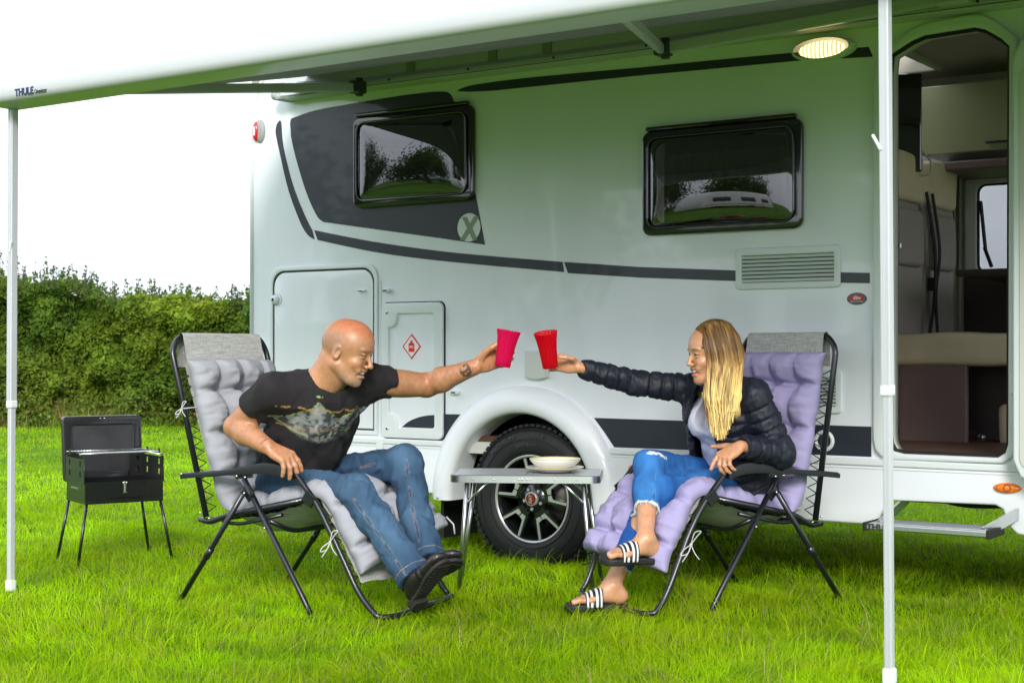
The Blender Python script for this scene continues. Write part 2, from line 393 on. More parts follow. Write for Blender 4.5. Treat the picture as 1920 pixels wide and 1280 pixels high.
def add_mix(m, c2, scale, lo=.45, hi=.6):
    t = m.node_tree; b = t.nodes['Principled BSDF']; inp = b.inputs['Base Color']; s = inp.links[0].from_socket
    co = t.nodes.new('ShaderNodeTexCoord'); n = t.nodes.new('ShaderNodeTexNoise'); n.inputs['Scale'].default_value = scale; n.inputs['Detail'].default_value = 5
    r = t.nodes.new('ShaderNodeMapRange'); r.inputs[1].default_value = lo; r.inputs[2].default_value = hi; x = t.nodes.new('ShaderNodeMixRGB'); x.inputs[2].default_value = (*c2, 1)
    t.links.new(co.outputs['Object'], n.inputs['Vector']); t.links.new(n.outputs[0], r.inputs[0]); t.links.new(r.outputs[0], x.inputs[0]); t.links.new(s, x.inputs[1]); t.links.new(x.outputs[0], inp)
add_mix(m_soil, (.09, .2, .012), .8)
tag(link('ground', np_mesh('ground', np.stack([gx.ravel(), gy.ravel(), gzz.ravel()], 1), np.stack([ii, ii + ny_, ii + ny_ + 1, ii + 1], 1)), m_soil), kind='structure')

def leaf_mat(name, trans=.45, rough=.5, spec=.3):
    m = bpy.data.materials.new(name); m.use_nodes = True; t = m.node_tree; b = t.nodes['Principled BSDF']; o = t.nodes['Material Output']
    a = t.nodes.new('ShaderNodeAttribute'); a.attribute_name = 'Col'; tr = t.nodes.new('ShaderNodeBsdfTranslucent'); x = t.nodes.new('ShaderNodeMixShader')
    x.inputs[0].default_value = trans; b.inputs['Roughness'].default_value = rough; b.inputs['Specular IOR Level'].default_value = spec
    t.links.new(a.outputs['Color'], b.inputs['Base Color']); t.links.new(a.outputs['Color'], tr.inputs[0])
    t.links.new(b.outputs[0], x.inputs[1]); t.links.new(tr.outputs[0], x.inputs[2]); t.links.new(x.outputs[0], o.inputs[0]); return m
m_blade = leaf_mat('grass_blades', .42, .7, .08)
def blades(name, X, Y, H, Wd, col, lean=.6, m=m_blade, kind='stuff', z0=None, seg=2, flop=None):
    n = len(X); a = rng.uniform(0, 2 * math.pi, n); la = rng.uniform(0, 2 * math.pi, n)
    P2 = np.stack([X, Y, 0 * X], 1); wind = (vnoise(P2, 2.2) * 2 * math.pi * 1.5); la = np.where(rng.random(n) < .6, wind + rng.normal(0, .6, n), la)
    L = H * lean * rng.gamma(2.2, .5, n); L = np.minimum(L, H * 1.3)
    z0 = (ground_z(X, Y) - .004) if z0 is None else z0; V = []; F = []
    ux, uy = np.cos(a) * Wd / 2, np.sin(a) * Wd / 2
    for k in range(seg + 1):
        t = k / seg; wv = (1 - t) ** .7 if k < seg else 0
        cx = X + np.cos(la) * L * t ** 1.8; cy = Y + np.sin(la) * L * t ** 1.8; cz = z0 + H * (t - .25 * (L / H) * t ** 2.5)
        if k < seg: V += [np.stack([cx - ux * wv, cy - uy * wv, cz], 1), np.stack([cx + ux * wv, cy + uy * wv, cz], 1)]
        else: V += [np.stack([cx, cy, cz], 1)]
    nv = len(V); V = np.stack(V, 1).reshape(-1, 3); b = np.arange(n) * nv; T = []
    for k in range(seg - 1):
        i = 2 * k; T += [np.stack([b + i, b + i + 1, b + i + 3], 1), np.stack([b + i, b + i + 3, b + i + 2], 1)]
    i = 2 * (seg - 1); T.append(np.stack([b + i, b + i + 1, b + i + 2], 1))
    me = np_mesh(name, V, np.concatenate(T), True, np.repeat(col, nv, 0)); return tag(link(name, me, m), kind=kind)
def grass_cols(X, Y, n):
    P = np.stack([X, Y, 0 * X], 1); a = fbm(P, .7, 3); b = fbm(P + 31, 3.5, 3); c = fbm(P + 77, .25, 2); d = fbm(P + 13, 9., 2)
    base = np.array([.38, .65, .003]); col = np.tile(base, (n, 1)) * (.72 + .9 * (a[:, None] - .35)) * (.52 + .98 * b[:, None])
    y = np.clip((c * .5 + d * .5 - .5) * 5, 0, 1)[:, None]; col = col * (1 - y * .6) + np.array([.42, .54, .006]) * y * .6
    dk = np.clip((b * .5 + d * .5 - .55) * 9, 0, 1)[:, None]; col = col * (1 - dk * .55) + np.array([.07, .22, .010]) * dk * .55
    col *= rng.uniform(.7, 1.25, (n, 1)); dry = rng.random(n) < .02 + .10 * (d > .60); col[dry] = np.array([.4, .36, .12]) * rng.uniform(.7, 1.1, (dry.sum(), 1))
    return col
def field(n, y0, y1, pw, hw, hs_, lean=.55):
    u = rng.random(n); Y = (y0 ** (1 - pw) + u * (y1 ** (1 - pw) - y0 ** (1 - pw))) ** (1 / (1 - pw)); X = rng.uniform(-1, 1, n) * (Y * .39 + .8)
    P = np.stack([X, Y, 0 * X], 1); cl = fbm(P + 13, 9., 2); big = fbm(P + 200, 1.3, 2)
    H = hs_ * (.45 + .75 * cl + .5 * (big - .5)) * rng.uniform(.55, 1.25, n); Wd = hw * (Y / 5.5) ** .75 * rng.uniform(.7, 1.3, n)
    return X, Y, H, Wd
X, Y, H, Wd = field(430000, 4.3, 26, 1.55, .0031, .051); keep = ~((side_d(X, Y) < -1.7) & (side_d(X, Y) > -2.6) & (rng.random(len(X)) < 0))
blades('lawn_grass', X, Y, H, Wd, grass_cols(X, Y, len(X)))
X, Y, H, Wd = field(14000, 4.3, 14, 1.4, .0034, .115, .9)
blades('long_grass', X, Y, H, Wd, grass_cols(X, Y, len(X)) * 1.08, lean=.9, seg=4)
# clumps of clover and weeds low in the lawn
X, Y, H, Wd = field(9000, 4.4, 12, 1.3, .010, .028)
blades('clover', X, Y, H, Wd * 1.2, grass_cols(X, Y, len(X)) * np.array([.45, .62, 1.6]), lean=1.1)

# ---------------------------------------------------------------- hedge beyond the field
m_leaf = leaf_mat('hedge_leaves', .4, .6, .15); m_twig = mat('hedge_twig', (.09, .06, .035), .9, var=.3, vscale=20)
def leaves(P, size, col, face=None, asp=.6):
    n = len(P); d = rng.normal(0, 1, (n, 3)); 
    if face is not None: d = d * .75 + np.asarray(face)
    d /= np.linalg.norm(d, axis=1)[:, None]; r = rng.normal(0, 1, (n, 3)); u = np.cross(d, r); u /= np.linalg.norm(u, axis=1)[:, None]; v = np.cross(d, u)
    s = (size * rng.uniform(.6, 1.35, n))[:, None]
    V = np.stack([P - u * s * .5, P + v * s * asp * .5 + d * s * .12, P + u * s * .55, P - v * s * asp * .5 + d * s * .12], 1).reshape(-1, 3); b = np.arange(n) * 4
    return V, np.concatenate([np.stack([b, b + 1, b + 2], 1), np.stack([b, b + 2, b + 3], 1)]), np.repeat(col, 4, 0)
HY0 = 21.0
def hedge_top(x): 
    P = np.stack([x, 0 * x, 0 * x], -1); return 1.72 + .28 / (1 + np.exp((x + 5.9) / .35)) + .34 * (fbm(P + 5, 1.3, 3) - .5) + .22 * (fbm(P + 9, 5., 2) - .5)
def hedge_front(x, z):
    P = np.stack([x, 0 * x + 3, z], -1); return HY0 - (fbm(P, .9, 3) - .5) * 2.2 - (fbm(P + 40, 2.6, 3) - .5) * 1.0 + .25 * (z / 1.8) ** 2
hd = empty('hedge', (-5.5, HY0 + .7, 0), 0, 'thick leafy green boundary hedge along the far side of the field', 'hedge')
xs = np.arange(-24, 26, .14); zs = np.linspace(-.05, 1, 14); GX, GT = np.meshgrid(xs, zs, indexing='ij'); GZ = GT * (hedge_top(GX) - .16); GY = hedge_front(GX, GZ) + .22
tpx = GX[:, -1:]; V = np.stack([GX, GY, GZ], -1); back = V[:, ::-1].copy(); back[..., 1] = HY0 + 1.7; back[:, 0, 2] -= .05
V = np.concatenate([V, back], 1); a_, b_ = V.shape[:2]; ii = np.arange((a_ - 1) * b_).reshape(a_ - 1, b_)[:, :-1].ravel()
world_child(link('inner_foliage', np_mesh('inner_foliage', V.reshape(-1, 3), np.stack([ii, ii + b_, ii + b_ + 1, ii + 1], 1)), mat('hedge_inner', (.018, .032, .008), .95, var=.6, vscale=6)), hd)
def sample_hedge(n, x0, x1, size, name, extra=1):
    X = rng.uniform(x0, x1, n); T = rng.random(n) ** .9; Z = T * hedge_top(X); Y = hedge_front(X, Z) + rng.exponential(.07, n) - .06
    top = rng.random(n) < .13; Y = np.where(top, Y + rng.random(n) ** 1.5 * 1.2, Y); Z = np.where(top, hedge_top(X) + rng.normal(-.04, .05, n), Z)
    P = np.stack([X, Y, Z], 1); h = fbm(P, 1.1, 2); g = fbm(P + 11, 4., 2); k = fbm(P + 71, .5, 2)
    c = np.array([.15, .235, .02]) * (.25 + 1.7 * g[:, None] ** 1.3); yl = np.clip((h - .5) * 6, 0, 1)[:, None]; c = c * (1 - yl * .5) + np.array([.36, .42, .025]) * yl * .5
    dkk = np.clip((k - .52) * 8, 0, 1)[:, None]; c = c * (1 - .55 * dkk) + np.array([.07, .14, .02]) * .55 * dkk
    lowy = (np.exp(-(Z / .35) ** 2) * .5)[:, None]; c = c * (1 - lowy) + np.array([.2, .2, .04]) * lowy
    c *= rng.uniform(.6, 1.4, (n, 1)); return leaves(P, size, c, (0, -.75, .45))
for nm, n, x0, x1, sz in (('foliage', 48000, -9.5, -2.4, .052), ('foliage', 15000, -9.5, -2.4, .095), ('foliage', 26000, -24, -9.5, .1), ('foliage', 40000, -2.4, 25, .1)):
    V, Fq, c = sample_hedge(n, x0, x1, sz, nm); world_child(link(nm, np_mesh(nm, V, Fq, False, c), m_leaf), hd)
# upright shoots along the hedge top
tw = MB(); LV = []; sh_x = np.concatenate([rng.uniform(-8.6, -3.2, 210), rng.uniform(-24, 25, 120)])
for x in sh_x:
    hgt = rng.uniform(.08, .3) * (1.5 if x < -6 and rng.random() < .5 else 1); y = HY0 + rng.uniform(-.1, .8); z = float(hedge_top(np.array([x]))[0]) - .12
    l = rng.normal(0, .12, 2); tw.tube([(x, y, z), (x + l[0] * hgt, y + l[1] * hgt, z + .12 + hgt)], [.006, .003], 4)
    k = int(10 + hgt * 60); t = rng.random(k); LV.append(np.stack([x + l[0] * hgt * t + rng.normal(0, .035, k) * (1.2 - t), y + rng.normal(0, .03, k), z + t * (.12 + hgt)], 1))
tw_ = world_child(tw.build('shoots', m_twig), hd); tw_['kind'] = 'stuff'; LV = np.concatenate(LV); c = np.array([.085, .14, .03]) * rng.uniform(.6, 1.4, (len(LV), 1))
V, Fq, c = leaves(LV, .048, c); world_child(link('shoot_leaves', np_mesh('shoot_leaves', V, Fq, False, c), m_leaf), hd)
# straw-coloured weeds and long grass at the foot of the hedge
n = 9000; X = rng.uniform(-12, 6, n); Y = hedge_front(X, X * 0) - rng.exponential(.22, n) - .02
P = np.stack([X, Y, 0 * X], 1); g = fbm(P, 1.6, 2)
H = rng.uniform(.12, .42, n) * (.3 + 1.5 * np.clip(g - .25, 0, 1)); c = np.where((g > .5)[:, None], np.array([.30, .29, .08]), np.array([.16, .30, .02])) * rng.uniform(.6, 1.2, (n, 1))
blades('tall_weeds', X, Y, H, np.full(n, .016), c, lean=.35, seg=3)
# loose bramble stems arching out of the hedge foot
n = 5000; X = rng.uniform(-9, -3.4, n); Y = hedge_front(X, X * 0 + .2) - .05 - rng.exponential(.16, n); Z = np.abs(rng.normal(0, .16, n)) + .02
P = np.stack([X, Y, Z], 1); c = np.array([.15, .22, .03]) * rng.uniform(.5, 1.4, (n, 1)); br_ = rng.random(n) < .08; c[br_] = (.25, .13, .05)
V, Fq, c = leaves(P, .06, c); world_child(link('low_foliage', np_mesh('low_foliage', V, Fq, False, c), m_leaf), hd)
# small sapling rising out of the hedge beside the motorhome
sp = empty('sapling', (-3.55, HY0 - .25, 0), 0, 'young bright green sapling standing above the hedge beside the motorhome rear', 'sapling')
tb = MB().tube(smooth_path([(-3.62, HY0 - .2, 0), (-3.6, HY0 - .25, .9), (-3.53, HY0 - .28, 1.6), (-3.5, HY0 - .3, 1.85)]), np.linspace(.025, .006, 25), 6)
for k in range(14):
    z = 1.15 + k * .05; a = rng.uniform(0, 6.28); tb.tube([(-3.58 + .03 * (z - 1), HY0 - .26, z), (-3.58 + .2 * math.cos(a), HY0 - .26 + .2 * math.sin(a), z + .12)], [.006, .002], 4)
world_child(tb.build('trunk', m_twig), sp)
P = rng.normal(0, 1, (1500, 3)); P = np.array([-3.55, HY0 - .28, 1.6]) + P / np.linalg.norm(P, axis=1)[:, None] * rng.random((1500, 1)) ** .5 * np.array([.22, .22, .3]); P = P[vnoise(P, 7) > .42]
V, Fq, c = leaves(P, .055, np.array([.1, .19, .03]) * rng.uniform(.6, 1.4, (len(P), 1))); world_child(link('crown', np_mesh('crown', V, Fq, False, c), m_leaf), sp)

# ---------------------------------------------------------------- trees at the left edge of the field, mirrored in the motorhome's windows
m_bark = mat('bark', (.10, .075, .05), .9, var=.4, vscale=6, bump=(12, .8, .03), stretch=(1, 1, .2))
def tree(x, y, h, r, label, seed):
    rg = np.random.default_rng(seed); t = empty('tree', (x, y, 0), 0, label, 'tree', 'broadleaf trees at the left of the field'); tb = MB()
    tb.tube(smooth_path([(0, 0, -.1), (.1, .05, h * .25), (0, .1, h * .5), (.05, 0, h * .8)]), np.linspace(.28, .08, 25), 10); tips = []
    for k in range(16):
        a = rg.uniform(0, 6.28); z0 = h * rg.uniform(.2, .7); e = np.array([math.cos(a) * r * rg.uniform(.5, .9), math.sin(a) * r * rg.uniform(.5, .9), z0 + h * rg.uniform(.0, .3)]); tips.append(e)
        tb.tube(smooth_path([(0, 0, z0), tuple(e * .5 + np.array([0, 0, z0 * .5 + .1])), tuple(e)]), np.linspace(.09, .02, 17), 6)
    tb.build('trunk', m_bark, t); P = []
    for e in tips + [np.array([0, 0, h * .85])]: P.append(e + rg.normal(0, 1, (560, 3)) * np.array([r * .26, r * .26, h * .13]))
    P = np.concatenate(P); c = np.array([.07, .13, .025]) * rg.uniform(.5, 1.5, (len(P), 1)); V, Fq, c = leaves(P, .27, c); link('crown', np_mesh('crown', V, Fq, False, c), m_leaf, t)
tree(-27, -1.5, 6.2, 2.9, 'tall round-crowned green tree reflected in the rear window', 1); tree(-25, -9.5, 5.6, 2.7, 'lower spreading green tree reflected in the middle window', 2); tree(-31, 4.5, 6.8, 2.6, 'narrower green tree farthest to the left of the field', 3)

# a parked caravan on the next pitch, mirrored in the middle window
cv = empty('caravan', (-16.0, -3.2, 0), R(74), 'white touring caravan parked on the next pitch, mirrored in the middle window', 'caravan')
m_cv = mat('caravan_white', (.7, .7, .7), .35, coat=.4); m_cvg = mat('caravan_window', (.01, .01, .012), .1, coat=.6); m_cvs = mat('caravan_stripe', (.35, .04, .03), .4)
prf = [(-3.0, .45), (3.0, .45), (3.15, .9), (3.05, 1.6), (2.75, 2.3), (2.3, 2.55), (-2.5, 2.6), (-2.9, 2.45), (-3.05, 1.8), (-3.05, .8)]
plate('body', prf, -1.1, 1.1, m_cv, cv, bevel=.06)
for x0, x1 in ((-2.3, -1.2), (-.4, .8), (1.5, 2.5)): plate('window', rrect(x0, 1.35, x1, 1.95, .08), -1.13, -1.105, m_cvg, cv); plate('window', rrect(x0, 1.35, x1, 1.95, .08), 1.105, 1.13, m_cvg, cv)
for y_ in (-1.108, 1.104): plate('stripe', [(-2.9, .75), (2.9, .75), (2.95, .9), (-2.95, .9)], y_, y_ + .004, m_cvs, cv)
for y_ in (-1.02, 1.02): MB().lathe([(.0, .1), (.2, .1), (.33, .08), (.33, -.08), (.2, -.1), (.0, -.1)], c=(.2, y_, .33), ax=(0, 1, 0), n=32).build('wheel', mat('caravan_tyre', (.015, .015, .015), .7), cv)
# ================================================================ motorhome (local: x along the side towards the cab, y inwards, z up)
def L(px, py, y=0.0):
    t, z = on_plane(px, py, (VO[0] + ST * y, VO[1] + CT * y), (CT, -ST)); return (float(t), float(z))
def LP(pts, y=0.0): return [L(a, b, y) for a, b in pts]
def w2l(p): dx, dy = p[0] - VO[0], p[1] - VO[1]; return np.array([dx * CT - dy * ST, dx * ST + dy * CT, p[2]])
m_white = mat('white_gelcoat', (.79, .82, .87), .3, coat=.6, var=.03, vscale=5, stretch=(1, 1, .12), bump=(2.2, .12, .006), coatr=.04)
m_trim = mat('white_plastic_trim', (.70, .74, .75), .38, coat=.2, bump=(40, .05, .001))
m_white2 = mat('white_skirt_paint', (.77, .80, .84), .35, coat=.4, bump=(3, .12, .005), coatr=.06)
m_grey = mat('graphite_decal', (.019, .024, .036), .4, coat=.3, var=.06, vscale=3)
m_black = mat('gloss_black_frame', (.004, .004, .0045), .12, coat=.6)
m_blackm = mat('black_rubber', (.007, .007, .007), .7, bump=(150, .2, .001), var=.2, vscale=30)
m_gap = mat('shadow_gap_rubber', (.02, .024, .028), .8)
m_alu = mat('aluminium', (.62, .63, .64), .32, metal=1, bump=(90, .08, .001), var=.06, vscale=20, stretch=(1, 1, .05))
m_postw = mat('white_coated_aluminium', (.56, .57, .60), .35, metal=.25, var=.03, vscale=12)
m_red = mat('red_lens', (.6, .012, .012), .15, coat=.5)
m_redp = mat('red_print', (.75, .012, .02), .45)
m_whitep = mat('white_print', (.8, .8, .8), .45)
m_orange = mat('orange_lens', (.85, .2, .01), .18, coat=.5)
m_chrome = mat('machined_silver', (.48, .50, .49), .25, metal=.45)
m_dark = mat('dark_interior', (.012, .011, .01), .8)
mh = empty('motorhome', (VO[0], VO[1], 0), -TH, 'white motorhome with graphite stripes, black framed windows and its side door open', 'motorhome')
# ---- side wall
door_o = LP([(1640, 820), (1640, 160), (1644, 128), (1660, 98), (1700, 66), (1722, 52), (1748, 43), (1826, 29), (1846, 30), (1866, 40), (1902, 66), (1912, 78), (1910, 835), (1902, 856), (1882, 868), (1680, 862), (1655, 855), (1644, 842)])
door_i = LP([(1668, 815), (1668, 140), (1672, 104), (1712, 78), (1735, 68), (1830, 53), (1850, 57), (1880, 74), (1895, 88), (1893, 832), (1888, 848), (1874, 857), (1698, 850), (1678, 845), (1670, 832)])
def quadw(a, b, c, d, r=.03):   # corners TL TR BR BL in px -> rounded rect
    p = LP([a, b, c, d]); x0 = (p[0][0] + p[3][0]) / 2; x1 = (p[1][0] + p[2][0]) / 2; z1 = (p[0][1] + p[1][1]) / 2; z0 = (p[2][1] + p[3][1]) / 2
    return x0, z0, x1, z1
w1 = quadw((667, 221), (891, 197), (893, 376), (668, 391)); w2 = quadw((1208, 249), (1508, 220), (1508, 429), (1209, 443))
ins = lambda q, k: rrect(q[0] + k, q[1] + k, q[2] - k, q[3] - k, .05)
arch_c = (-.045, .296)
wall = [(-1.949, .56), (-1.949, 2.34)] + [(-1.949 + .42 * (1 - math.cos(R(a))), 2.34 + .42 * math.sin(R(a))) for a in range(6, 91, 6)] + [(4.2, 2.76), (4.2, .56), (arch_c[0] + .5, .56)] + [(arch_c[0] + .5 * math.cos(R(a)), arch_c[1] + .5 * math.sin(R(a))) for a in range(35, 150, 6)] + [(arch_c[0] - .5, .56)]
plate('side_wall', wall, 0, .03, m_white, mh, holes=[door_i, ins(w1, .05), ins(w2, .05)], bevel=0)
mb = MB(); e = [(-1.949, .3), (-1.949, 2.34)] + [(-1.949 + .42 * (1 - math.cos(R(a))), 2.34 + .42 * math.sin(R(a))) for a in range(6, 91, 6)] + [(4.2, 2.76)]
mb.tube([(x, -.004, z) for x, z in e], .012, 8); mb.build('corner_trim', m_trim, mh)
sh = MB(); sh.box((-1.94, 1.1, 1.35), (.03, 2.14, 2.1)); [sh.box(c_, s_) for c_, s_ in (((-.9, 1.1, 2.75), (2.2, 2.1, .05)), ((2.875, 1.1, 2.75), (2.75, 2.1, .05)), ((.85, .35, 2.75), (1.3, .6, .05)), ((.85, 1.95, 2.75), (1.3, .4, .05)))]; sh.box((1.1, 1.1, .54), (6.1, 2.14, .06))
sh.box((4.18, 1.1, .8), (.04, 2.14, .7)); sh.build('shell', mat('shell_white', (.6, .6, .57), .6, var=.05), mh)
mb = MB(); [mb.box(c_, s_) for c_, s_ in (((-.9, 1.1, 2.6), (2.2, 2.1, .02)), ((2.875, 1.1, 2.6), (2.75, 2.1, .02)), ((.85, .35, 2.6), (1.3, .6, .02)), ((.85, 1.95, 2.6), (1.3, .4, .02)))]; ceil_ = mb.build('ceiling_lining', mat('ceiling_cream', (.30, .29, .22), .8, bump=(30, .2, .002)), mh)
# ---- skirts
def skirt(name, pts): return plate(name, pts, -.016, .02, m_white2, mh, bevel=.012)
skirt('skirt', [(-1.949, .57), (-1.949, .33), (-1.91, .29), (-.5, .29), (-.5, .57)])
sk = skirt('skirt', [(.44, .57), (.44, .285), (1.76, .285), (1.82, .30), (1.845, .35), (1.865, .395), (2.33, .40), (2.36, .385), (2.38, .32), (2.42, .285), (2.5, .275), (4.2, .275), (4.2, .57)])
mb = MB()
for x0, x1 in ((-1.95, -.53), (.47, 4.2)):
    mb.box(((x0 + x1) / 2, -.016, .556), (x1 - x0, .022, .03), bev=.006); mb.box(((x0 + x1) / 2, -.0175, .530), (x1 - x0, .004, .004))
mb.build('sill_moulding', m_trim, mh)
plate('sill_cap', rrect(*L(712, 842), *L(724, 822), .008), -.034, -.01, m_trim, mh, bevel=.004)
# underbody, inner arch, axle
mb = MB(); mb.box((-1.25, 1.1, .44), (1.3, 1.9, .14)); mb.box((1.25, 1.15, .45), (1.3, 1.8, .12)); mb.box((3.4, 1.1, .42), (1.6, 1.9, .2))
mb.tube([(0, .1, .3), (0, 2.05, .3)], .045, 10); mb.tube([(.5, .9, .36), (1.7, .8, .34), (2.6, .7, .36)], .03, 8)
mb.box((-.62, .22, .22), (.02, .3, .34)); mb.box((.1, 1.0, .33), (.5, .08, .1)); mb.build('chassis', m_blackm, mh)
mb = MB(); prof = [(.5, .0), (.5, .42)]
V = []; n = 25
for a in np.linspace(-8, 188, n):
    for y in (.0, .42): V.append((arch_c[0] + .475 * math.cos(R(a)), y, arch_c[1] + .475 * math.sin(R(a))))
mb.add(V, [(2 * i, 2 * i + 1, 2 * i + 3, 2 * i + 2) for i in range(n - 1)], True); mb.box((arch_c[0], .43, .42), (.96, .02, .72)); mb.build('arch_liner', m_blackm, mh)
# ---- flared wheel arch
pr = [(.572, .0), (.570, -.018), (.556, -.040), (.52, -.062), (.478, -.072), (.448, -.066), (.433, -.05), (.428, -.03), (.428, .12)]
V = []; ang = [-90.] + list(np.linspace(-2, 182, 60)) + [270.]; m_ = len(pr); F = []
for a in ang:
    for r, y in pr:
        if a == -90.: V.append((arch_c[0] + r * .995 + .0, y, arch_c[1] - .045))
        elif a == 270.: V.append((arch_c[0] - r * .995, y, arch_c[1] - .03))
        else: V.append((arch_c[0] + r * math.cos(R(a)), y, arch_c[1] + r * math.sin(R(a))))
for i in range(len(ang) - 1): F += [(i * m_ + k, i * m_ + k + 1, (i + 1) * m_ + k + 1, (i + 1) * m_ + k) for k in range(m_ - 1)]
F += [tuple(range(m_)), tuple((len(ang) - 1) * m_ + k for k in range(m_))]
ao = MB().add(V, F, True).build('wheel_arch_trim', m_white2, mh); shade_auto(ao.data, 50)
for x_ in (-.50, .50): MB().ball((arch_c[0] + x_, -.071, arch_c[1] - .018), (.007, .003, .007), 6).build('arch_screw', m_alu, ao)
# ---- wheel
wy = -.01; wx, wz = L(997, 935, wy); wc = np.array([wx, wy, wz])
def make_wheel(c, out):
    wh = bpy.data.objects.new('wheel', None); SC.collection.objects.link(wh); wh.parent = mh; wh.location = c
    ax = (0, -out, 0); ex = (0, 0, 1)
    t = MB().lathe([(.222, -.015), (.226, .004), (.238, .012), (.262, .017), (.300, .018), (.330, .010), (.350, -.004), (.362, -.022), (.370, -.05), (.371, -.17), (.362, -.2), (.33, -.215), (.23, -.21)], ax=ax, n=96, ex=ex)
    for k in range(66):   # shoulder and tread blocks
        a = 2 * math.pi * k / 66; M = np.array([[math.cos(a), 0, -math.sin(a)], [0, 1, 0], [math.sin(a), 0, math.cos(a)]])
        for yy, wd, off in ((.026, .046, 0), (.085, .04, .5), (.14, .04, 0)):
            a2 = a + off * 2 * math.pi / 66; M2 = np.array([[math.cos(a2), 0, -math.sin(a2)], [0, 1, 0], [math.sin(a2), 0, math.cos(a2)]])
            t.box(M2 @ np.array([0, yy * out, .369]), (.024, wd, .016), M2, .003)
    for r, h in ((.352, .006), (.302, .0195), (.247, .0165)): t.tube([(r * math.cos(q), -h * out, r * math.sin(q)) for q in np.linspace(0, 2 * math.pi, 73)[:-1]], .0022, 5, closed=True)
    ty = t.build('tyre', mat('tyre_rubber', (.0085, .0088, .0095), .62, bump=(60, .25, .002), var=.25, vscale=25), wh); shade_auto(ty.data, 40)
    m_tw = mat('tyre_lettering', (.04, .042, .046), .5)
    def ringtext(s, r, a0, size):
        def f(co):
            a = R(a0) - co[:, 0] / r; rr = r + co[:, 1]; return np.stack([rr * np.cos(a), -out * (.0195 + co[:, 2]), rr * np.sin(a)], 1)
        text('tyre_lettering', s, size, m_tw, f, ty, ext=.0012, space=1.1, bold=.0012)
    if out > 0: ringtext('MICHELIN', .322, 122, .034); ringtext('AGILIS', .322, 82, .024); ringtext('225/75 R16 C', .275, 95, .02)
    rm = MB().lathe([(.224, -.2), (.205, -.19), (.20, -.05), (.208, .0), (.222, .004), (.2265, -.004), (.224, -.02)], ax=ax, n=72, ex=ex)
    ri = rm.build('rim', mat('dark_alloy', (.02, .021, .024), .22, metal=.5, coat=.6), wh)
    MB().lathe([(.2235, .0035), (.2225, .0065), (.216, .0065), (.2105, .001)], ax=ax, n=72, ex=ex).build('rim_edge', m_chrome, ri)
    MB().lathe([(.0, -.09), (.15, -.09), (.155, -.10), (.155, -.12), (.0, -.12)], ax=ax, n=48, ex=ex).build('brake_disc', mat('brake_steel', (.12, .11, .1), .4, metal=.8), wh)
    def Q(r, a, h): return (r * math.cos(R(a)), -out * h, r * math.sin(R(a)))
    sp = MB(); lt = MB()
    for k in range(5):
        a = 13 + 72 * k
        def slab(b, pts, h0, h1):
            n = len(pts); V = [Q(r, q, h0) for r, q in pts] + [Q(r, q, h1) for r, q in pts]
            b.add(V, [tuple(range(n))[::-1], tuple(range(n, 2 * n))] + [(i, (i + 1) % n, n + (i + 1) % n, n + i) for i in range(n)])
        slab(sp, [(.03, a - 40), (.03, a + 40), (.078, a + 24), (.108, a + 14), (.115, a), (.108, a - 14), (.078, a - 24)], -.05, -.012)
        for s in (-1, 1):
            slab(sp, [(.08, a + s * 6), (.092, a + s * 25), (.21, a + s * 21.5), (.211, a + s * 15)], -.06, -.006)
            slab(lt, [(.098, a + s * 2), (.1, a + s * 17), (.110, a + s * 17), (.212, a + s * 19.5), (.212, a + s * 16), (.125, a + s * 12), (.118, a + s * 1)], -.006, -.002)
        q = a + 36; c2 = np.array(Q(.052, q, -.012)); sp.lathe([(.0145, 0), (.0145, .004), (.012, .006)], c=c2, ax=ax, n=16, ex=ex); lt.lathe([(.0, .0075), (.0085, .0075), (.0098, .004), (.0098, .001)], c=c2, ax=ax, n=6, ex=ex, sm=False)
    sp.lathe([(.0, -.008), (.07, -.010), (.074, -.02)], ax=ax, n=40, ex=ex)
    sp.build('spokes', ri.data.materials[0], ri); lt.build('machined_faces', m_chrome, ri)
    cap = MB().lathe([(.036, -.01), (.036, .006), (.0335, .009), (.030, .0085)], ax=ax, n=36, ex=ex).build('hub_cap', m_chrome, wh)
    MB().lathe([(.0, .0095), (.0305, .0085)], ax=ax, n=36, ex=ex).build('hub_badge', mat('badge_red', (.16, .008, .012), .3, coat=.5), cap)
    if out > 0: text('hub_lettering', 'FIAT', .026, m_chrome, lambda co: np.stack([co[:, 1] * -1, -(.0105 + co[:, 2]), co[:, 0]], 1), cap, ext=.0006, sx=.85, bold=.0006)
    return wh
make_wheel(wc, 1); make_wheel(np.array([wx, 2.13, wz]), -1)
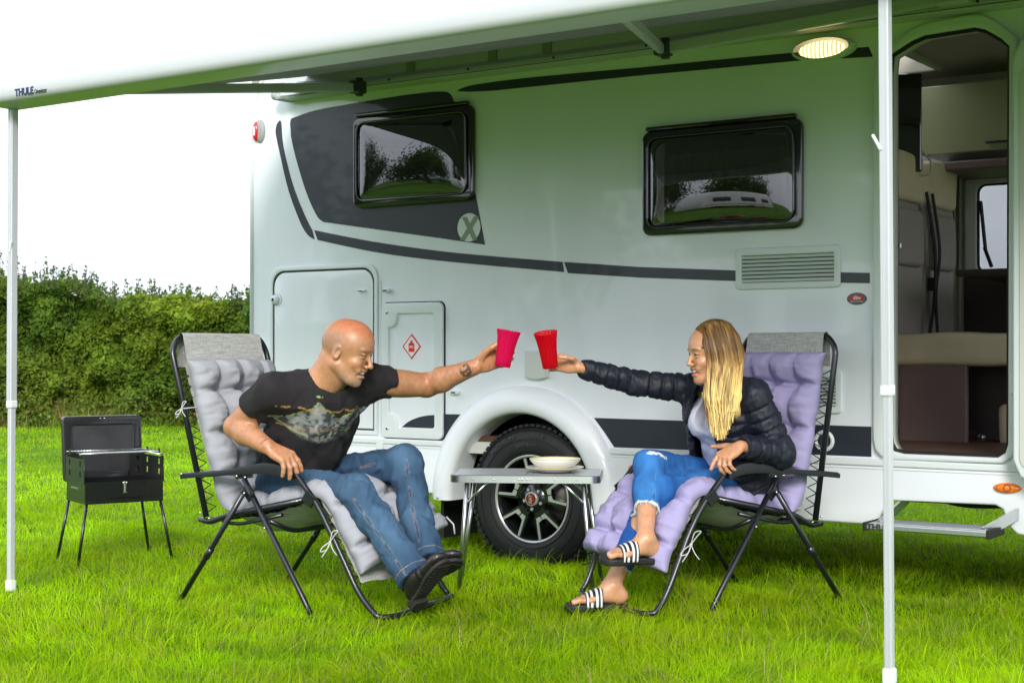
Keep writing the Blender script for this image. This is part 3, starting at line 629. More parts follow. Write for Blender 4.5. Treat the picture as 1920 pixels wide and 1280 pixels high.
# ---- decals
def decal(pts, name='decal', m=m_grey, y=-.0022, par=mh): return plate(name, pts, y, y + .0016, m, par)
band = lambda top, bot: LP(top) + LP(bot[::-1])
def sm2(p, n=5): q = smooth_path([(a, 0, b) for a, b in p], n); return [(a, b) for a, _, b in q]
decal(LP(sm2([(517, 244), (520, 232), (527.4, 229), (531.5, 274), (549, 345), (571, 402), (586, 432)])) + LP(sm2([(590, 449), (577, 440), (563, 416), (541, 356), (525, 288), (517, 250)])))
decal(LP(sm2([(589.5, 431.6), (700, 453), (820, 470), (920, 480), (1055, 491)])) + LP(sm2([(1058, 510), (920, 498), (800, 486), (700, 472), (596, 450)])))
decal(LP([(1058, 491), (1200, 500.5), (1379, 507), (1631, 511.5), (1631, 531), (1379, 527), (1200, 520.5), (1065, 512)]))
decal(LP(sm2([(544.4, 232), (546, 224), (552, 220.6), (593, 207), (661, 194.6), (743, 181), (798, 174), (830, 172), (843, 175.5), (851, 188), (857, 203)])) + LP([(880, 300), (894, 375), (909.6, 459)]) + LP(sm2([(825, 446.5), (716, 431.5), (620, 418), (605, 415), (593, 402), (574, 359), (555, 296), (546, 257)])))
decal(LP(sm2([(857, 171.4), (866, 166), (892, 159), (965, 149), (1087, 137), (1200, 127), (1300, 117), (1497, 98.5), (1629, 88.5)], 3)) + LP([(1637, 107), (1489, 115), (1300, 133), (1200, 142), (1046, 158), (924, 170.6), (880, 172.5)]))
decal(LP([(1114, 783), (1300, 789), (1560, 797), (1634, 799.5), (1634, 856), (1560, 853), (1152, 838), (1135, 812)]))
decal(LP([(1915, 812), (1960, 815), (1960, 872), (1915, 870)]))
decal(LP([(834, 776), (866, 776.5), (852, 795), (834, 826)]))
c1 = L(880, 426.5); decal(ell(*c1, .074, .074, 40), 'badge_disc', m_trim, -.0042)
m_olive = mat('badge_green', (.22, .28, .18), .5)
text('badge_letter', 'X', .155, m_olive, lambda co: np.stack([c1[0] + co[:, 0], -.0052 - co[:, 2], c1[1] - .012 + co[:, 1]], 1), mh, shear=.12, sx=.8, bold=.008)
c2 = L(1607, 560); decal(ell(*c2, .046, .027, 32), 'oval_sticker', m_black, -.0024); decal(ell(c2[0], c2[1] + .003, .035, .012, 24), 'oval_sticker_band', m_redp, -.0042)
text('sticker_lettering', 'Elite', .02, m_whitep, lambda co: np.stack([c2[0] + co[:, 0], -.0052 - co[:, 2], c2[1] + .003 + co[:, 1]], 1), mh, shear=.4, bold=.0004)
text('sticker_lettering', 'MOTORHOMES', .0085, m_whitep, lambda co: np.stack([c2[0] + co[:, 0], -.0045 - co[:, 2], c2[1] - .013 + co[:, 1]], 1), mh)
# ---- windows
m_pane = mat('tinted_acrylic', (.003, .003, .003), .015, coat=1, alpha=.80, coatr=.0, spec=.9)
m_curt = mat('grey_green_blind', (.16, .16, .13), .9, var=.1, vscale=3, stretch=(8, 1, .3), bump=(20, .5, .01))
for q in (w1, w2):
    f = plate('window', rrect(*q, .045), -.03, .006, m_black, mh, holes=[ins(q, .062)], bevel=.012)
    n1, n2 = 40, 28; a, b, c, d = q[0] + .022, q[1] + .022, q[2] - .022, q[3] - .022; uu, vv = np.meshgrid(np.linspace(-1, 1, n1), np.linspace(-1, 1, n2), indexing='ij')
    k = (np.clip(1 - np.abs(uu) ** 5, 0, 1) * np.clip(1 - np.abs(vv) ** 5, 0, 1)) ** .5
    s_ = .965; X_ = (a + c) / 2 + uu * (c - a) / 2 * s_; Z_ = (b + d) / 2 + vv * (d - b) / 2 * s_
    Y_ = -.026 - .018 * k - .012 * (1 - uu ** 2) * (1 - vv ** 2)
    ii = np.arange((n1 - 1) * n2).reshape(n1 - 1, n2)[:, :-1].ravel()
    link('pane', np_mesh('pane', np.stack([X_.ravel(), Y_.ravel(), Z_.ravel()], 1), np.stack([ii, ii + n2, ii + n2 + 1, ii + 1], 1)), m_pane, f)
    tb = MB(); tb.tube([(x, -.037, z) for x, z in ins(q, .036)], .006, 8, closed=True); tb.build('bead', m_black, f)
    tb = MB(); tb.box(((q[0] + q[2]) / 2, -.028, q[3] + .008), (q[2] - q[0] - .05, .03, .02), bev=.008); tb.build('hinge_rail', m_black, f)
    bl = MB(); nn = 60
    V = []
    for i in range(nn + 1):
        x = q[0] + .03 + (q[2] - q[0] - .06) * i / nn
        for z in (q[1] + .03, q[3] - .1): V.append((x, .14 + .012 * math.sin(i * 1.1) + .01 * math.sin(i * .37), z))
    bl.add(V, [(2 * i, 2 * i + 2, 2 * i + 3, 2 * i + 1) for i in range(nn)], True); bl.build('curtain', m_curt, f)
    bx_ = MB().box(((q[0] + q[2]) / 2, .3, (q[1] + q[3]) / 2), (q[2] - q[0] + .1, .02, q[3] - q[1] + .1)).build('dark_backing', m_dark, f)  # near-black board stands in for the dim interior behind the curtain
# ---- vents
def vent(q, n, m=m_trim):
    o = plate('vent_grille', rrect(*q, .02), -.014, -.001, m, mh, holes=[rrect(q[0] + .03, q[1] + .03, q[2] - .03, q[3] - .035, .006)], bevel=.005)
    bk = MB().box(((q[0] + q[2]) / 2, -.0012, (q[1] + q[3]) / 2), (q[2] - q[0] - .04, .002, q[3] - q[1] - .04)).build('grille_recess', m_gap, o)
    sl_ = MB(); z0, z1 = q[1] + .03, q[3] - .035
    for k in range(n):
        z = z0 + (k + .5) * (z1 - z0) / n; a = R(40); sl_.box(((q[0] + q[2]) / 2, -.009, z), (q[2] - q[0] - .06, .004, (z1 - z0) / n * .72), np.array([[1, 0, 0], [0, math.cos(a), -math.sin(a)], [0, math.sin(a), math.cos(a)]]))
    sl_.build('slats', m, o); return o
v1 = quadw((1381, 467), (1577.5, 458), (1577.5, 538), (1381, 544)); vent(v1, 7)
v2 = L(1520, 775)[0], L(1580, 775)[1], L(1580, 775)[0], L(1580, 693)[1]; vent((v2[2] - .26, v2[1], v2[2], v2[3]), 8)
# ---- rear garage hatch
gx0, gx1, gz1, gz0 = L(508, 500)[0], L(710, 492)[0], L(610, 497)[1], .585
outl = lambda k: [(gx0 + k, gz0 + k), (gx0 + k, gz1 - k - .08)] + [(gx0 + k + .08 - .08 * math.cos(R(a)), gz1 - k - .08 + .08 * math.sin(R(a))) for a in range(15, 91, 15)] + [(gx1 - k - .08 + .08 * math.sin(R(a)), gz1 - k - .08 + .08 * math.cos(R(a))) for a in range(0, 91, 15)] + [(gx1 - k, gz0 + k)]
gh = plate('storage_hatch', outl(.034), -.008, -.001, m_white, mh, bevel=.003)
plate('hatch_frame', outl(0), -.012, -.0005, m_trim, gh, holes=[outl(.024)], bevel=.005)
tb = MB(); tb.tube([(x, -.004, z) for x, z in outl(.029)], .0045, 6, closed=True); tb.build('hatch_seal', m_gap, gh)
p = L(519, 562); tb = MB(); tb.lathe([(.0, .026), (.014, .026), (.024, .018), (.03, .004), (.03, 0)], c=(p[0], -.008, p[1]), ax=(0, -1, 0), n=24); tb.build('latch', m_trim, gh)
tb = MB(); tb.lathe([(.0, .0275), (.009, .0275), (.009, .02)], c=(p[0], -.008, p[1]), ax=(0, -1, 0), n=16); tb.lathe([(.036, .003), (.036, 0.0005)], c=(p[0] + .01, -.008, p[1]), ax=(0, -1, 0), n=24); tb.build('lock_barrel', m_gap, gh)
def catch(px, py, w_=.05, par=mh, h=.022):
    p = L(px, py); o = MB().box((p[0], -.015, p[1]), (w_, .026, h), bev=.007).build('catch', m_trim, par); MB().box((p[0] - .002, -.0285, p[1] - .001), (w_ * .55, .002, h * .3)).build('catch_slot', m_gap, o)
catch(682, 545, .055, gh, .012); catch(728, 544.5); catch(856, 735, .05)
tb = MB(); x_ = L(714.5, 600)[0]; tb.box((x_, -.002, 1.0), (.006, .006, .84)); tb.build('panel_joint', m_trim, mh)
# ---- gas locker hatch
a0 = L(719, 822); a1 = L(833.6, 566); lx0, lz0, lx1, lz1 = a0[0], a0[1] + .008, a1[0], a1[1]; bw = .042
i0x, i1x, i0z, i1z = lx0 + bw + .008, lx1 - bw - .012, lz0 + .058, lz1 - .058
def lobe(cx, cz, sx, sz, r=.034):
    return [(cx + sx * r, cz), (cx + sx * r * .92, cz + sz * r * .55), (cx + sx * r * .55, cz + sz * r * .9), (cx, cz + sz * r)]
inner = [(i0x + .062, i0z), (i1x - .01, i0z), (i1x, i0z + .01), (i1x, i1z - .01), (i1x - .01, i1z), (i0x + .062, i1z), (i0x + .06, i1z - .03), (i0x + .05, i1z - .055), (i0x + .03, i1z - .07), (i0x, i1z - .075), (i0x, i0z + .075), (i0x + .03, i0z + .07), (i0x + .05, i0z + .055), (i0x + .06, i0z + .03)]
lh = plate('gas_locker_hatch', rrect(lx0, lz0, lx1, lz1, .032), -.022, -.001, m_trim, mh, holes=[inner], bevel=.006)
plate('hatch_gap', rrect(lx0 - .006, lz0 - .008, lx1 + .007, lz1 + .006, .036), -.0016, -.0002, m_gap, lh)
plate('locker_panel', rrect(i0x - .01, i0z - .01, i1x + .01, i1z + .01, .01), -.0075, -.004, m_white, lh)
for zz in (lz0 + .05, lz1 - .05):
    tb = MB().lathe([(.0, .003), (.008, .003), (.010, 0)], c=(lx0 + .042, -.022, zz), ax=(0, -1, 0), n=18).build('lock', m_alu, lh); MB().lathe([(.0, .0036), (.0045, .0036), (.0045, .002)], c=(lx0 + .042, -.022, zz), ax=(0, -1, 0), n=8).build('keyhole', m_gap, tb)
for zz in (.14, .5, .86): MB().box((lx1 - .002, -.018, lz0 + (lz1 - lz0) * zz), (.012, .012, .085), bev=.003).build('hinge', m_trim, lh)
sw = sm2([(754, 801.5), (768, 790), (785, 782.5), (800, 779), (817, 777.5)]); decal(LP(sw) + LP([(817, 803)]) + LP([(754, 802.5)]), 'locker_decal', m_grey, -.0094, lh)
c3 = L(774, 649.5); dm = lambda s: [(c3[0], c3[1] + .068 * s), (c3[0] + .063 * s, c3[1]), (c3[0], c3[1] - .068 * s), (c3[0] - .063 * s, c3[1])]
decal(dm(1), 'hazard_diamond', m_redp, -.0094, lh); decal(dm(.84), 'diamond_face', m_whitep, -.011, lh)
bt = [(-.019, -.028), (.019, -.028), (.019, .012), (.012, .02), (.005, .022), (.005, .028), (.009, .033), (-.009, .033), (-.005, .028), (-.005, .022), (-.012, .02), (-.019, .012)]
decal([(c3[0] + a, c3[1] + b) for a, b in bt], 'bottle_symbol', m_redp, -.0126, lh)
text('gas_lettering', 'LPG', .017, m_whitep, lambda co: np.stack([c3[0] + co[:, 0], -.0135 - co[:, 2], c3[1] - .003 + co[:, 1]], 1), lh, bold=.0005)
# ---- power inlet flap, filler ring, markers
p0 = L(989, 712); p1 = L(1030, 657); fl = plate('inlet_flap', [(p0[0], p1[1]), (p0[0], p0[1] + .015)] + [(p0[0] + (p1[0] - p0[0]) * k / 8, p0[1] + .015 - .012 * math.sin(math.pi * k / 8)) for k in range(1, 8)] + [(p1[0], p0[1] + .015), (p1[0], p1[1])], -.03, -.001, mat('inlet_flap_white', (.62, .63, .6), .45, coat=.2), mh, bevel=.007)
pf = L(1546, 826); tb = MB().lathe([(.030, 0), (.034, .01), (.044, .012), (.048, 0)], c=(pf[0], -.002, pf[1]), ax=(0, -1, 0), n=32).build('filler_ring', m_trim, mh)
MB().lathe([(.0, .006), (.03, .004)], c=(pf[0], -.002, pf[1]), ax=(0, -1, 0), n=32).build('filler_cap', m_gap, tb)
def marker(px, py, rx, rz, m, name='side_marker', y=-.001, th=.018):
    p = L(px, py); o = MB().lathe([(.0, th), (.55, th * .95), (.85, th * .7), (1, th * .15), (1, 0)], ax=(0, -1, 0), n=32)
    o.v = [(p[0] + v[0] * rx, y + v[1], p[1] + v[2] * rz) for v in o.v]; return o.build(name, m, mh)
mk = marker(1891, 914, .058, .022, m_orange, y=-.016); p = L(1893, 913); MB().lathe([(.012, .0185), (.012, .0205), (.0155, .0205), (.0155, .0185)], c=(p[0], -.016, p[1]), ax=(0, -1, 0), n=20).build('marker_ring', mat('marker_brown', (.3, .06, .01), .4), mk)
marker(1192, 878, .03, .022, m_orange, y=-.016)
p = L(486, 247); o = MB().lathe([(.0, .02), (.5, .019), (.85, .013), (1, .004), (1, 0)], ax=(0, -1, 0), n=28); o.v = [(p[0] + .010 + v[0] * .040, v[1], p[1] + v[2] * .068) for v in o.v]; gm = o.build('outline_lamp', mat('lamp_grey', (.3, .3, .3), .5), mh)
o = MB().lathe([(.0, .027), (.6, .025), (.9, .017), (1, .008)], ax=(0, -1, 0), n=28); o.v = [(p[0] - .012 + v[0] * .022, v[1] - .004, p[1] + v[2] * .058) for v in o.v]; ll = o.build('lamp_lens', m_red, gm)
MB().box((p[0] - .012, -.030, p[1]), (.012, .004, .05), bev=.001).build('reflector', m_whitep, ll)
# ---- awning light
p = L(1547, 94); al = MB().lathe([(.86, .052), (.92, .046), (1, .02), (1, 0)], ax=(0, -1, 0), n=48); al.v = [(p[0] + v[0] * .152, v[1], p[1] + v[2] * .052) for v in al.v]; alo = al.build('awning_lamp', m_trim, mh)
m_lamp = mat('lit_lamp_lens', (.9, .8, .6), .3, emit=(1, .74, .34, 1)); t_ = m_lamp.node_tree
wv = t_.nodes.new('ShaderNodeTexWave'); wv.inputs['Scale'].default_value = 16; co_ = t_.nodes.new('ShaderNodeTexCoord'); t_.links.new(co_.outputs['Object'], wv.inputs[0])
mrr = t_.nodes.new('ShaderNodeMapRange'); mrr.inputs[3].default_value = .25; mrr.inputs[4].default_value = 1.5; t_.links.new(wv.outputs['Fac'], mrr.inputs[0]); t_.links.new(mrr.outputs[0], t_.nodes['Principled BSDF'].inputs['Emission Strength'])
al = MB().lathe([(.0, .062), (.5, .060), (.8, .055), (.88, .048)], ax=(0, -1, 0), n=48); al.v = [(p[0] + .005 + v[0] * .125, v[1], p[1] - .006 + v[2] * .042) for v in al.v]; al.build('lamp_lens', m_lamp, alo)
# ---- door frame and open door
df = plate('door_frame', door_o, -.028, -.0005, m_trim, mh, holes=[door_i], bevel=.01)
tb = MB(); tb.tube([(x, .004, z) for x, z in door_i], .014, 8, closed=True); tb.build('door_seal', m_blackm, df)
rv = LP([(1665, 815), (1665, 140), (1668, 98), (1712, 73), (1735, 63), (1830, 48), (1852, 52), (1884, 70), (1899, 86), (1897, 832), (1890, 852), (1874, 861), (1698, 854), (1674, 849), (1666, 836)])
plate('door_jamb', rv, .03, .10, mat('jamb_cream', (.5, .52, .44), .5), df, holes=[door_i])
dx0, dz0 = L(1897, 860, -.09)[0], .50; dx0 += .012
dr = plate('open_door', [(dx0, dz0 + .1), (dx0, 2.22), (dx0 + .03, 2.29), (dx0 + .16, 2.38), (dx0 + .52, 2.38), (dx0 + .56, 2.3), (dx0 + .56, dz0 + .06), (dx0 + .5, dz0), (dx0 + .10, dz0), (dx0 + .03, dz0 + .03)], -.125, -.085, m_trim, mh, bevel=.012)
plate('door_lining', rrect(dx0 + .03, dz0 + .06, dx0 + .52, 2.2, .05), -.130, -.126, mat('door_lining', (.6, .6, .54), .6), dr, bevel=.0015)
for z in (.9, 1.9): MB().box((dx0 + .0, -.055, z), (.05, .06, .08), bev=.01).build('door_hinge', m_trim, dr)
# ---- step
s0 = L(1622, 990, -.28); s1 = L(1850, 1006, -.28); zt = (s0[1] + s1[1]) / 2 + .008; st = MB().box(((s0[0] + s1[0]) / 2, -.18, zt), (s1[0] - s0[0], .19, .026), bev=.005)
for k in range(7): st.box(((s0[0] + s1[0]) / 2, -.10 - k * .024, zt + .0145), (s1[0] - s0[0] - .03, .008, .003))
so_ = st.build('entry_step', m_alu, mh)
for x_ in (s1[0] + .004, s0[0] - .004): MB().box((x_, -.18, zt), (.016, .2, .036), bev=.004).build('step_end_cap', m_blackm, so_)
for a_, b_, w_ in (((s1[0] - .03, -.23, zt), (s1[0] + .05, .0, .375), .045), ((s1[0] - .02, -.10, zt), (s1[0] + .06, .08, .40), .03), ((s0[0] + .03, -.2, zt), (s0[0] + .06, .06, .40), .04)): MB().bar(a_, b_, .012, w_).build('step_arm', m_alu, so_)
tb = MB(); tb.tube(smooth_path([(1.95, .12, .43), (2.1, .15, .38), (2.25, .16, .375), (2.45, .15, .4)]), .008, 6); tb.build('cable', m_blackm, so_)
text('step_lettering', 'THULE', .034, m_gap, lambda co: np.stack([s0[0] + .062 + co[:, 0], -.2755 - co[:, 2], zt + co[:, 1] - .001], 1), so_, bold=.0012, sx=1.1)
# ---- interior seen through the door
m_brown = mat('brown_wood_laminate', (.17, .11, .10), .5, var=.08, vscale=5, bump=(60, .05, .001)); m_dbrown = mat('dark_brown_panel', (.04, .026, .022), .6, var=.1, vscale=4)
m_beige = mat('beige_upholstery', (.62, .51, .34), .7, bump=(9, .5, .02), var=.06, vscale=5); m_seat = mat('taupe_upholstery', (.30, .265, .235), .85, bump=(200, .3, .002), var=.06, vscale=8)
m_cream = mat('cream_wall', (.6, .6, .54), .8, var=.04, vscale=4); m_lock = mat('gloss_cream_locker', (.30, .31, .16), .25, coat=.5)
def lb(pxa, pya, pxb, pyb, y0, y1, m, name, par=mh, bev=.006, yp=None):
    yp = y0 if yp is None else yp
    a = L(pxa, pyb, yp); b = L(pxb, pya, yp); return MB().box(((a[0] + b[0]) / 2, (y0 + y1) / 2, (a[1] + b[1]) / 2), (b[0] - a[0], y1 - y0, b[1] - a[1]), bev=bev).build(name, m, par)
fw = 2.12; q0 = L(1834, 512, fw); q1 = L(1905, 342, fw); wq = (q0[0], q0[1], q0[0] + .62, q1[1])
a = L(1600, 700, fw)[0]; fwl = plate('far_wall', [(-1.9, .58), (4.1, .58), (4.1, 2.6), (-1.9, 2.6)], fw, fw + .03, m_cream, mh, holes=[rrect(*wq, .05)])
plate('window_surround', rrect(wq[0] - .07, wq[1] - .07, wq[2] + .07, wq[3] + .08, .03), fw - .03, fw - .001, m_cream, fwl, holes=[rrect(*wq, .05)], bevel=.008)
tb = MB(); tb.tube([(x, fw - .01, z) for x, z in rrect(*wq, .05)], .012, 8, closed=True); tb.bar((wq[0] + .02, fw - .02, wq[1] + .4), (wq[0] + .05, fw - .03, wq[1] + .13), .018, .012); tb.bar((wq[0] + .045, fw - .03, wq[1] + .14), (wq[0] + .085, fw - .03, wq[1] + .03), .02, .016); tb.build('window_stay', m_blackm, fwl)
m_far = mat('far_window_acrylic', (.35, .38, .48), .1, alpha=.5); plate('far_pane', rrect(wq[0] - .02, wq[1] - .02, wq[2] + .02, wq[3] + .02, .05), fw + .05, fw + .055, m_far, fwl)
xb = L(1772, 480, 1.75)[0]; zs_, zsb = L(1750, 628, .95)[1], L(1750, 680, .95)[1]
mb = MB(); mb.box((xb - .62 + .36, .9, .62 + .0), (.02, .02, .02))
# double seat: two backs, two headrests, cushion, base
def fcush(name, c, s, m, bulge=.02, par=mh, rz=0):
    F_ = Field(np.array(c) - np.array(s) / 2 - .04, np.array(c) + np.array(s) / 2 + .04, .012); hx = np.array(s) / 2 - .03; cc = np.array(c)
    def fn(P):
        q = np.abs(P - cc.astype(np.float32)) - hx.astype(np.float32); return np.linalg.norm(np.maximum(q, 0), axis=-1) + np.minimum(q.max(-1), 0) - .03 + bulge * (vnoise(P, 5) - .5)
    F_.put(fn, cc - np.array(s) / 2, cc + np.array(s) / 2, .004); V, Fq = F_.mesh(2); o = link(name, np_mesh(name, V, Fq), m, par); return o
ds = MB().box((xb - .06, 1.38, zs_ - .02), (.1, 1.0, .1)).build('double_seat', m_seat, mh)
for y in (1.12, 1.62):
    fcush('seat_backrest', (xb - .06, y, zs_ + .34), (.15, .49, .72), m_seat, .02, ds); fcush('seat_bolster', (xb - .015, y, zs_ + .50), (.13, .34, .3), m_seat, .02, ds)
    fcush('headrest', (xb - .035, y, zs_ + .80), (.17, .38, .25), m_beige, .02, ds)
fcush('seat_cushion', (xb + .42, 1.38, (zs_ + zsb) / 2), (1.1, .95, zs_ - zsb + .02), m_beige, .025, ds)
tb = MB()
for y, k in ((1.36, 1), (1.45, -.4)): tb.tube(smooth_path([(xb + .055, y - .06, zs_ + .74), (xb + .075, y + .01 * k, zs_ + .45), (xb + .06, y + .05 * k, zs_ + .22), (xb + .06, y - .02 * k, zs_ + .01)]), .022, 6, sq=.35)
tb.box((xb + .045, 1.43, zs_ + .27), (.03, .08, .07), bev=.008); tb.build('seat_belts', m_blackm, ds)
a = L(1684, 845, .93)[0]; b = L(1813, 700, .93)[0]; MB().box(((a + b) / 2, .95, (.60 + zsb) / 2), (b - a, .03, zsb - .60 + .02), bev=.01).build('bench_side', m_brown, mh)
tb = MB(); tb.box((b + .4, 1.25, (.60 + zsb) / 2 - .01), (.9, .03, zsb - .6)); tb.box((b + .35, 2.07, 1.0), (1.6, .03, .9)); bd = tb.build('bench_back_panel', m_dbrown, mh)
tb = MB()
for px_, py_, r_ in ((1840, 820, .020), (1826, 833, .012), (1861, 827, .012)): p = L(px_, py_, 1.23); tb.lathe([(.0, .004), (r_, .004), (r_, 0)], c=(p[0], 1.234, p[1]), ax=(0, -1, 0), n=20)
tb.build('floor_fixings', m_alu, bd)
fcush('rolled_mat', (L(1890, 800, 1.1)[0] + .06, 1.1, .68), (.16, .16, .2), m_beige, .03)
MB().box((1.6, 1.1, .585), (5.0, 2.1, .03)).build('floor', mat('brown_floor', (.10, .05, .03), .5, var=.2, vscale=4), mh)
tb = MB(); p = L(1683, 600, .93); tb.box((p[0] - .1, .93, 1.6), (.2, .03, 2.0)); tb.build('partition', m_brown, mh)
tb = MB(); p = L(1665, 480, .91); tb.box((p[0], .905, L(1690, 461, .91)[1]), (.14, .02, .03), bev=.005); tb.build('grab_handle', m_alu, mh)
p = L(1812, 515, 1.2); tb = MB().box((p[0] + .55, 1.55, p[1]), (1.1, 1.05, .035), bev=.015); tb.build('table_top', m_dbrown, mh)
ov = lb(1727, 140, 1960, 292, 1.72, 2.1, m_lock, 'overhead_locker'); p = L(1868, 267, 1.72); MB().bar((p[0] - .05, 1.70, p[1]), (p[0] + .1, 1.70, p[1]), .015, .01).build('locker_handle', m_gap, ov)
tb = MB(); a = L(1668, 300, 1.6); b = L(1960, 312, 1.6); tb.box(((a[0] + b[0]) / 2, 1.85, (a[1] + b[1]) / 2 - .01), (b[0] - a[0] + .2, .5, .05), bev=.01); pe = tb.build('pelmet', m_brown, mh)
p = L(1775, 309, 1.72); MB().lathe([(.0, .004), (.03, .004), (.036, 0)], c=(p[0], 1.75, a[1] - .04), ax=(0, 0, -1), n=20).build('downlight', m_alu, pe)
p = L(1668, 300, 1.1); tb = MB().box((p[0] - .02, 1.12, L(1700, 228, 1.1)[1]), (.34, .05, .5), np.array([[.9, -.43, 0], [.43, .9, 0], [0, 0, 1]]), bev=.01); tv = tb.build('television', m_black, mh)
z_ = L(1700, 300, 1.1)[1]; tb = MB(); tb.tube(smooth_path([(p[0] + .1, 1.2, z_ + .08), (p[0] + .17, 1.22, z_ - .0), (p[0] + .15, 1.22, z_ - .07), (p[0] - .02, 1.2, z_ - .06), (p[0] - .1, 1.2, z_ - .04)]), .005, 6); tb.build('white_cable', m_cream, tv)
tb = MB(); tb.tube(smooth_path([(p[0] + .0, 1.18, z_ + .04), (p[0] + .06, 1.2, z_ - .03), (p[0] + .0, 1.18, z_ - .09), (p[0] - .1, 1.2, z_ - .1)]), .006, 6); tb.build('black_cable', m_blackm, tv)
cu_ = MB(); V = []; p = L(1752, 400, 1.95)
for i in range(41):
    for z in (zs_ + .02, L(1750, 318, 1.95)[1]): V.append((p[0] - .14 + .3 * i / 40, 1.98 + .016 * math.sin(i * 1.5) + .01 * math.sin(i * .6), z))
cu_.add(V, [(2 * i, 2 * i + 2, 2 * i + 3, 2 * i + 1) for i in range(40)], True); cu_.build('curtain', mat('olive_curtain', (.36, .36, .28), .9), mh)
rh = MB(); [rh.box(c_, s_, bev=.008) for c_, s_ in (((.21, 1.2, 2.66), (.03, 1.1, .2)), ((1.49, 1.2, 2.66), (.03, 1.1, .2)), ((.85, .66, 2.66), (1.25, .03, .2)), ((.85, 1.74, 2.66), (1.25, .03, .2)))]; rh.build('rooflight_frame', mat('rooflight_cream', (.38, .36, .28), .7), mh)
# ---- wind-out awning
aw = bpy.data.objects.new('awning', None); SC.collection.objects.link(aw); aw.parent = mh
m_cass = mat('awning_cassette_white', (.48, .495, .505), .35, coat=.25, bump=(2, .05, .003))
def extr(prof, x0, x1, name, m, par, sm=True, dz=0):
    n = len(prof); V = [(x, y, z) for x in (x0, x1) for y, z in prof]; o = MB().add(V, [tuple(range(n)), tuple(range(n, 2 * n))[::-1]] + [(i, (i + 1) % n, n + (i + 1) % n, n + i) for i in range(n)]).build(name, m, par); shade_auto(o.data, 32) if sm else 0; return o
zr = 2.452
ca = extr([(.0, zr + .16), (-.05, zr + .165), (-.075, zr + .15), (-.08, zr + .06), (-.10, zr + .045), (-.118, zr + .03), (-.122, zr + .012), (-.11, zr - .002), (-.06, zr - .004), (-.001, zr + .0)], -1.62, 4.2, 'cassette', m_cass, aw)
tb = MB(); tb.box((1.3, -.1235, zr + .004), (5.7, .002, .003)); 
for x in np.arange(-1.35, 4.0, .52): tb.ball((x, -.121, zr + .022), (.007, .005, .007), 6)
tb.build('cassette_screws', m_gap, ca)
m_shtab = mat('shadow_tab_grey', (.25, .26, .24), .6)  # grey tabs standing in for shadows along the cassette front
for px_ in (768, 922, 1024): x = L(px_, 140, -.09)[0]; MB().box((x, -.083, zr + .085), (.05, .01, .07)).build('shadow_tab', m_shtab, ca)
ec = MB().box((-1.635, -.065, zr + .045), (.05, .13, .11), bev=.02); ec.lathe([(.03, 0), (.034, .01), (.03, .03)], c=(-1.66, -.09, zr + .03), ax=(-1, 0, 0), n=20); ec.build('cassette_end_cap', mat('cap_grey', (.42, .44, .44), .5), ca)
BD, BZ = 2.2, 2.097   # front rail: distance out from the side and height of its underside
prof = [(-2.10, BZ - .002), (-2.235, BZ + .0)] + [(-2.235 - .028 * math.sin(R(a)), BZ + .03 - .03 * math.cos(R(a))) for a in (20, 45, 70, 90)] + [(-2.262, BZ + .06), (-2.255, BZ + .085), (-2.235, BZ + .105), (-2.2, BZ + .12), (-2.15, BZ + .125), (-2.11, BZ + .115), (-2.10, BZ + .1)]
bxl, bxr = L(1, 200, -2.2)[0] - .03, 3.6
fb = extr(prof, bxl, bxr, 'front_rail', m_cass, aw)
extr([(y * 1.0, z + .0) for y, z in [(-2.104, BZ + .002), (-2.235, BZ + .006), (-2.258, BZ + .03), (-2.256, BZ + .08), (-2.2, BZ + .115), (-2.12, BZ + .11)]], bxl - .014, bxl, 'rail_end_cap', mat('rail_cap_grey', (.5, .52, .5), .5), fb)
m_navy = mat('navy_print', (.012, .02, .09), .4)
for s_, px_, py_, sz, bo, sx_ in (('THULE', 45, 172.5, .040, .0018, 1.0), ('Omnistor', 76, 170.5, .026, .0002, .78)):
    p = L(px_, py_, -2.2635); text('rail_lettering', s_, sz, m_navy if bo > .001 else m_gap, lambda co, p=p: np.stack([p[0] + co[:, 0], -2.2633 - co[:, 2], p[1] + co[:, 1]], 1), fb, bold=bo, sx=sx_)
# fabric, sagging a little between its edges
m_fab = mat('awning_fabric', (.17, .18, .155), .8, bump=(500, .2, .001)); weave(m_fab, 260, .16)
t_ = m_fab.node_tree; tr = t_.nodes.new('ShaderNodeBsdfTranslucent'); tr.inputs[0].default_value = (.22, .24, .2, 1); ms = t_.nodes.new('ShaderNodeMixShader'); ms.inputs[0].default_value = .04
t_.links.new(t_.nodes['Principled BSDF'].outputs[0], ms.inputs[1]); t_.links.new(tr.outputs[0], ms.inputs[2]); t_.links.new(ms.outputs[0], t_.nodes['Material Output'].inputs[0])
n1, n2 = 60, 24; uu, vv = np.meshgrid(np.linspace(0, 1, n1), np.linspace(0, 1, n2), indexing='ij')
fx0 = bxl + .08; X_ = -1.45 + (fx0 + 1.45) * vv + (3.5 + 1.45) * uu * (1 + 0 * vv); X_ = np.where(uu > 0, fx0 * vv + -1.45 * (1 - vv) + uu * (3.5 - (fx0 * vv - 1.45 * (1 - vv))), X_)
Y_ = -.07 - vv * 2.05; Z_ = 2.565 + (BZ + .105 - 2.565) * vv - .035 * np.sin(np.pi * vv) + .006 * np.sin(uu * 40 + vv * 6) * np.sin(np.pi * vv)
ii = np.arange((n1 - 1) * n2).reshape(n1 - 1, n2)[:, :-1].ravel(); V = np.stack([X_.ravel(), Y_.ravel(), Z_.ravel()], 1)
link('canopy_fabric', np_mesh('canopy_fabric', V, np.stack([ii, ii + n2, ii + n2 + 1, ii + 1], 1)), m_fab, aw)
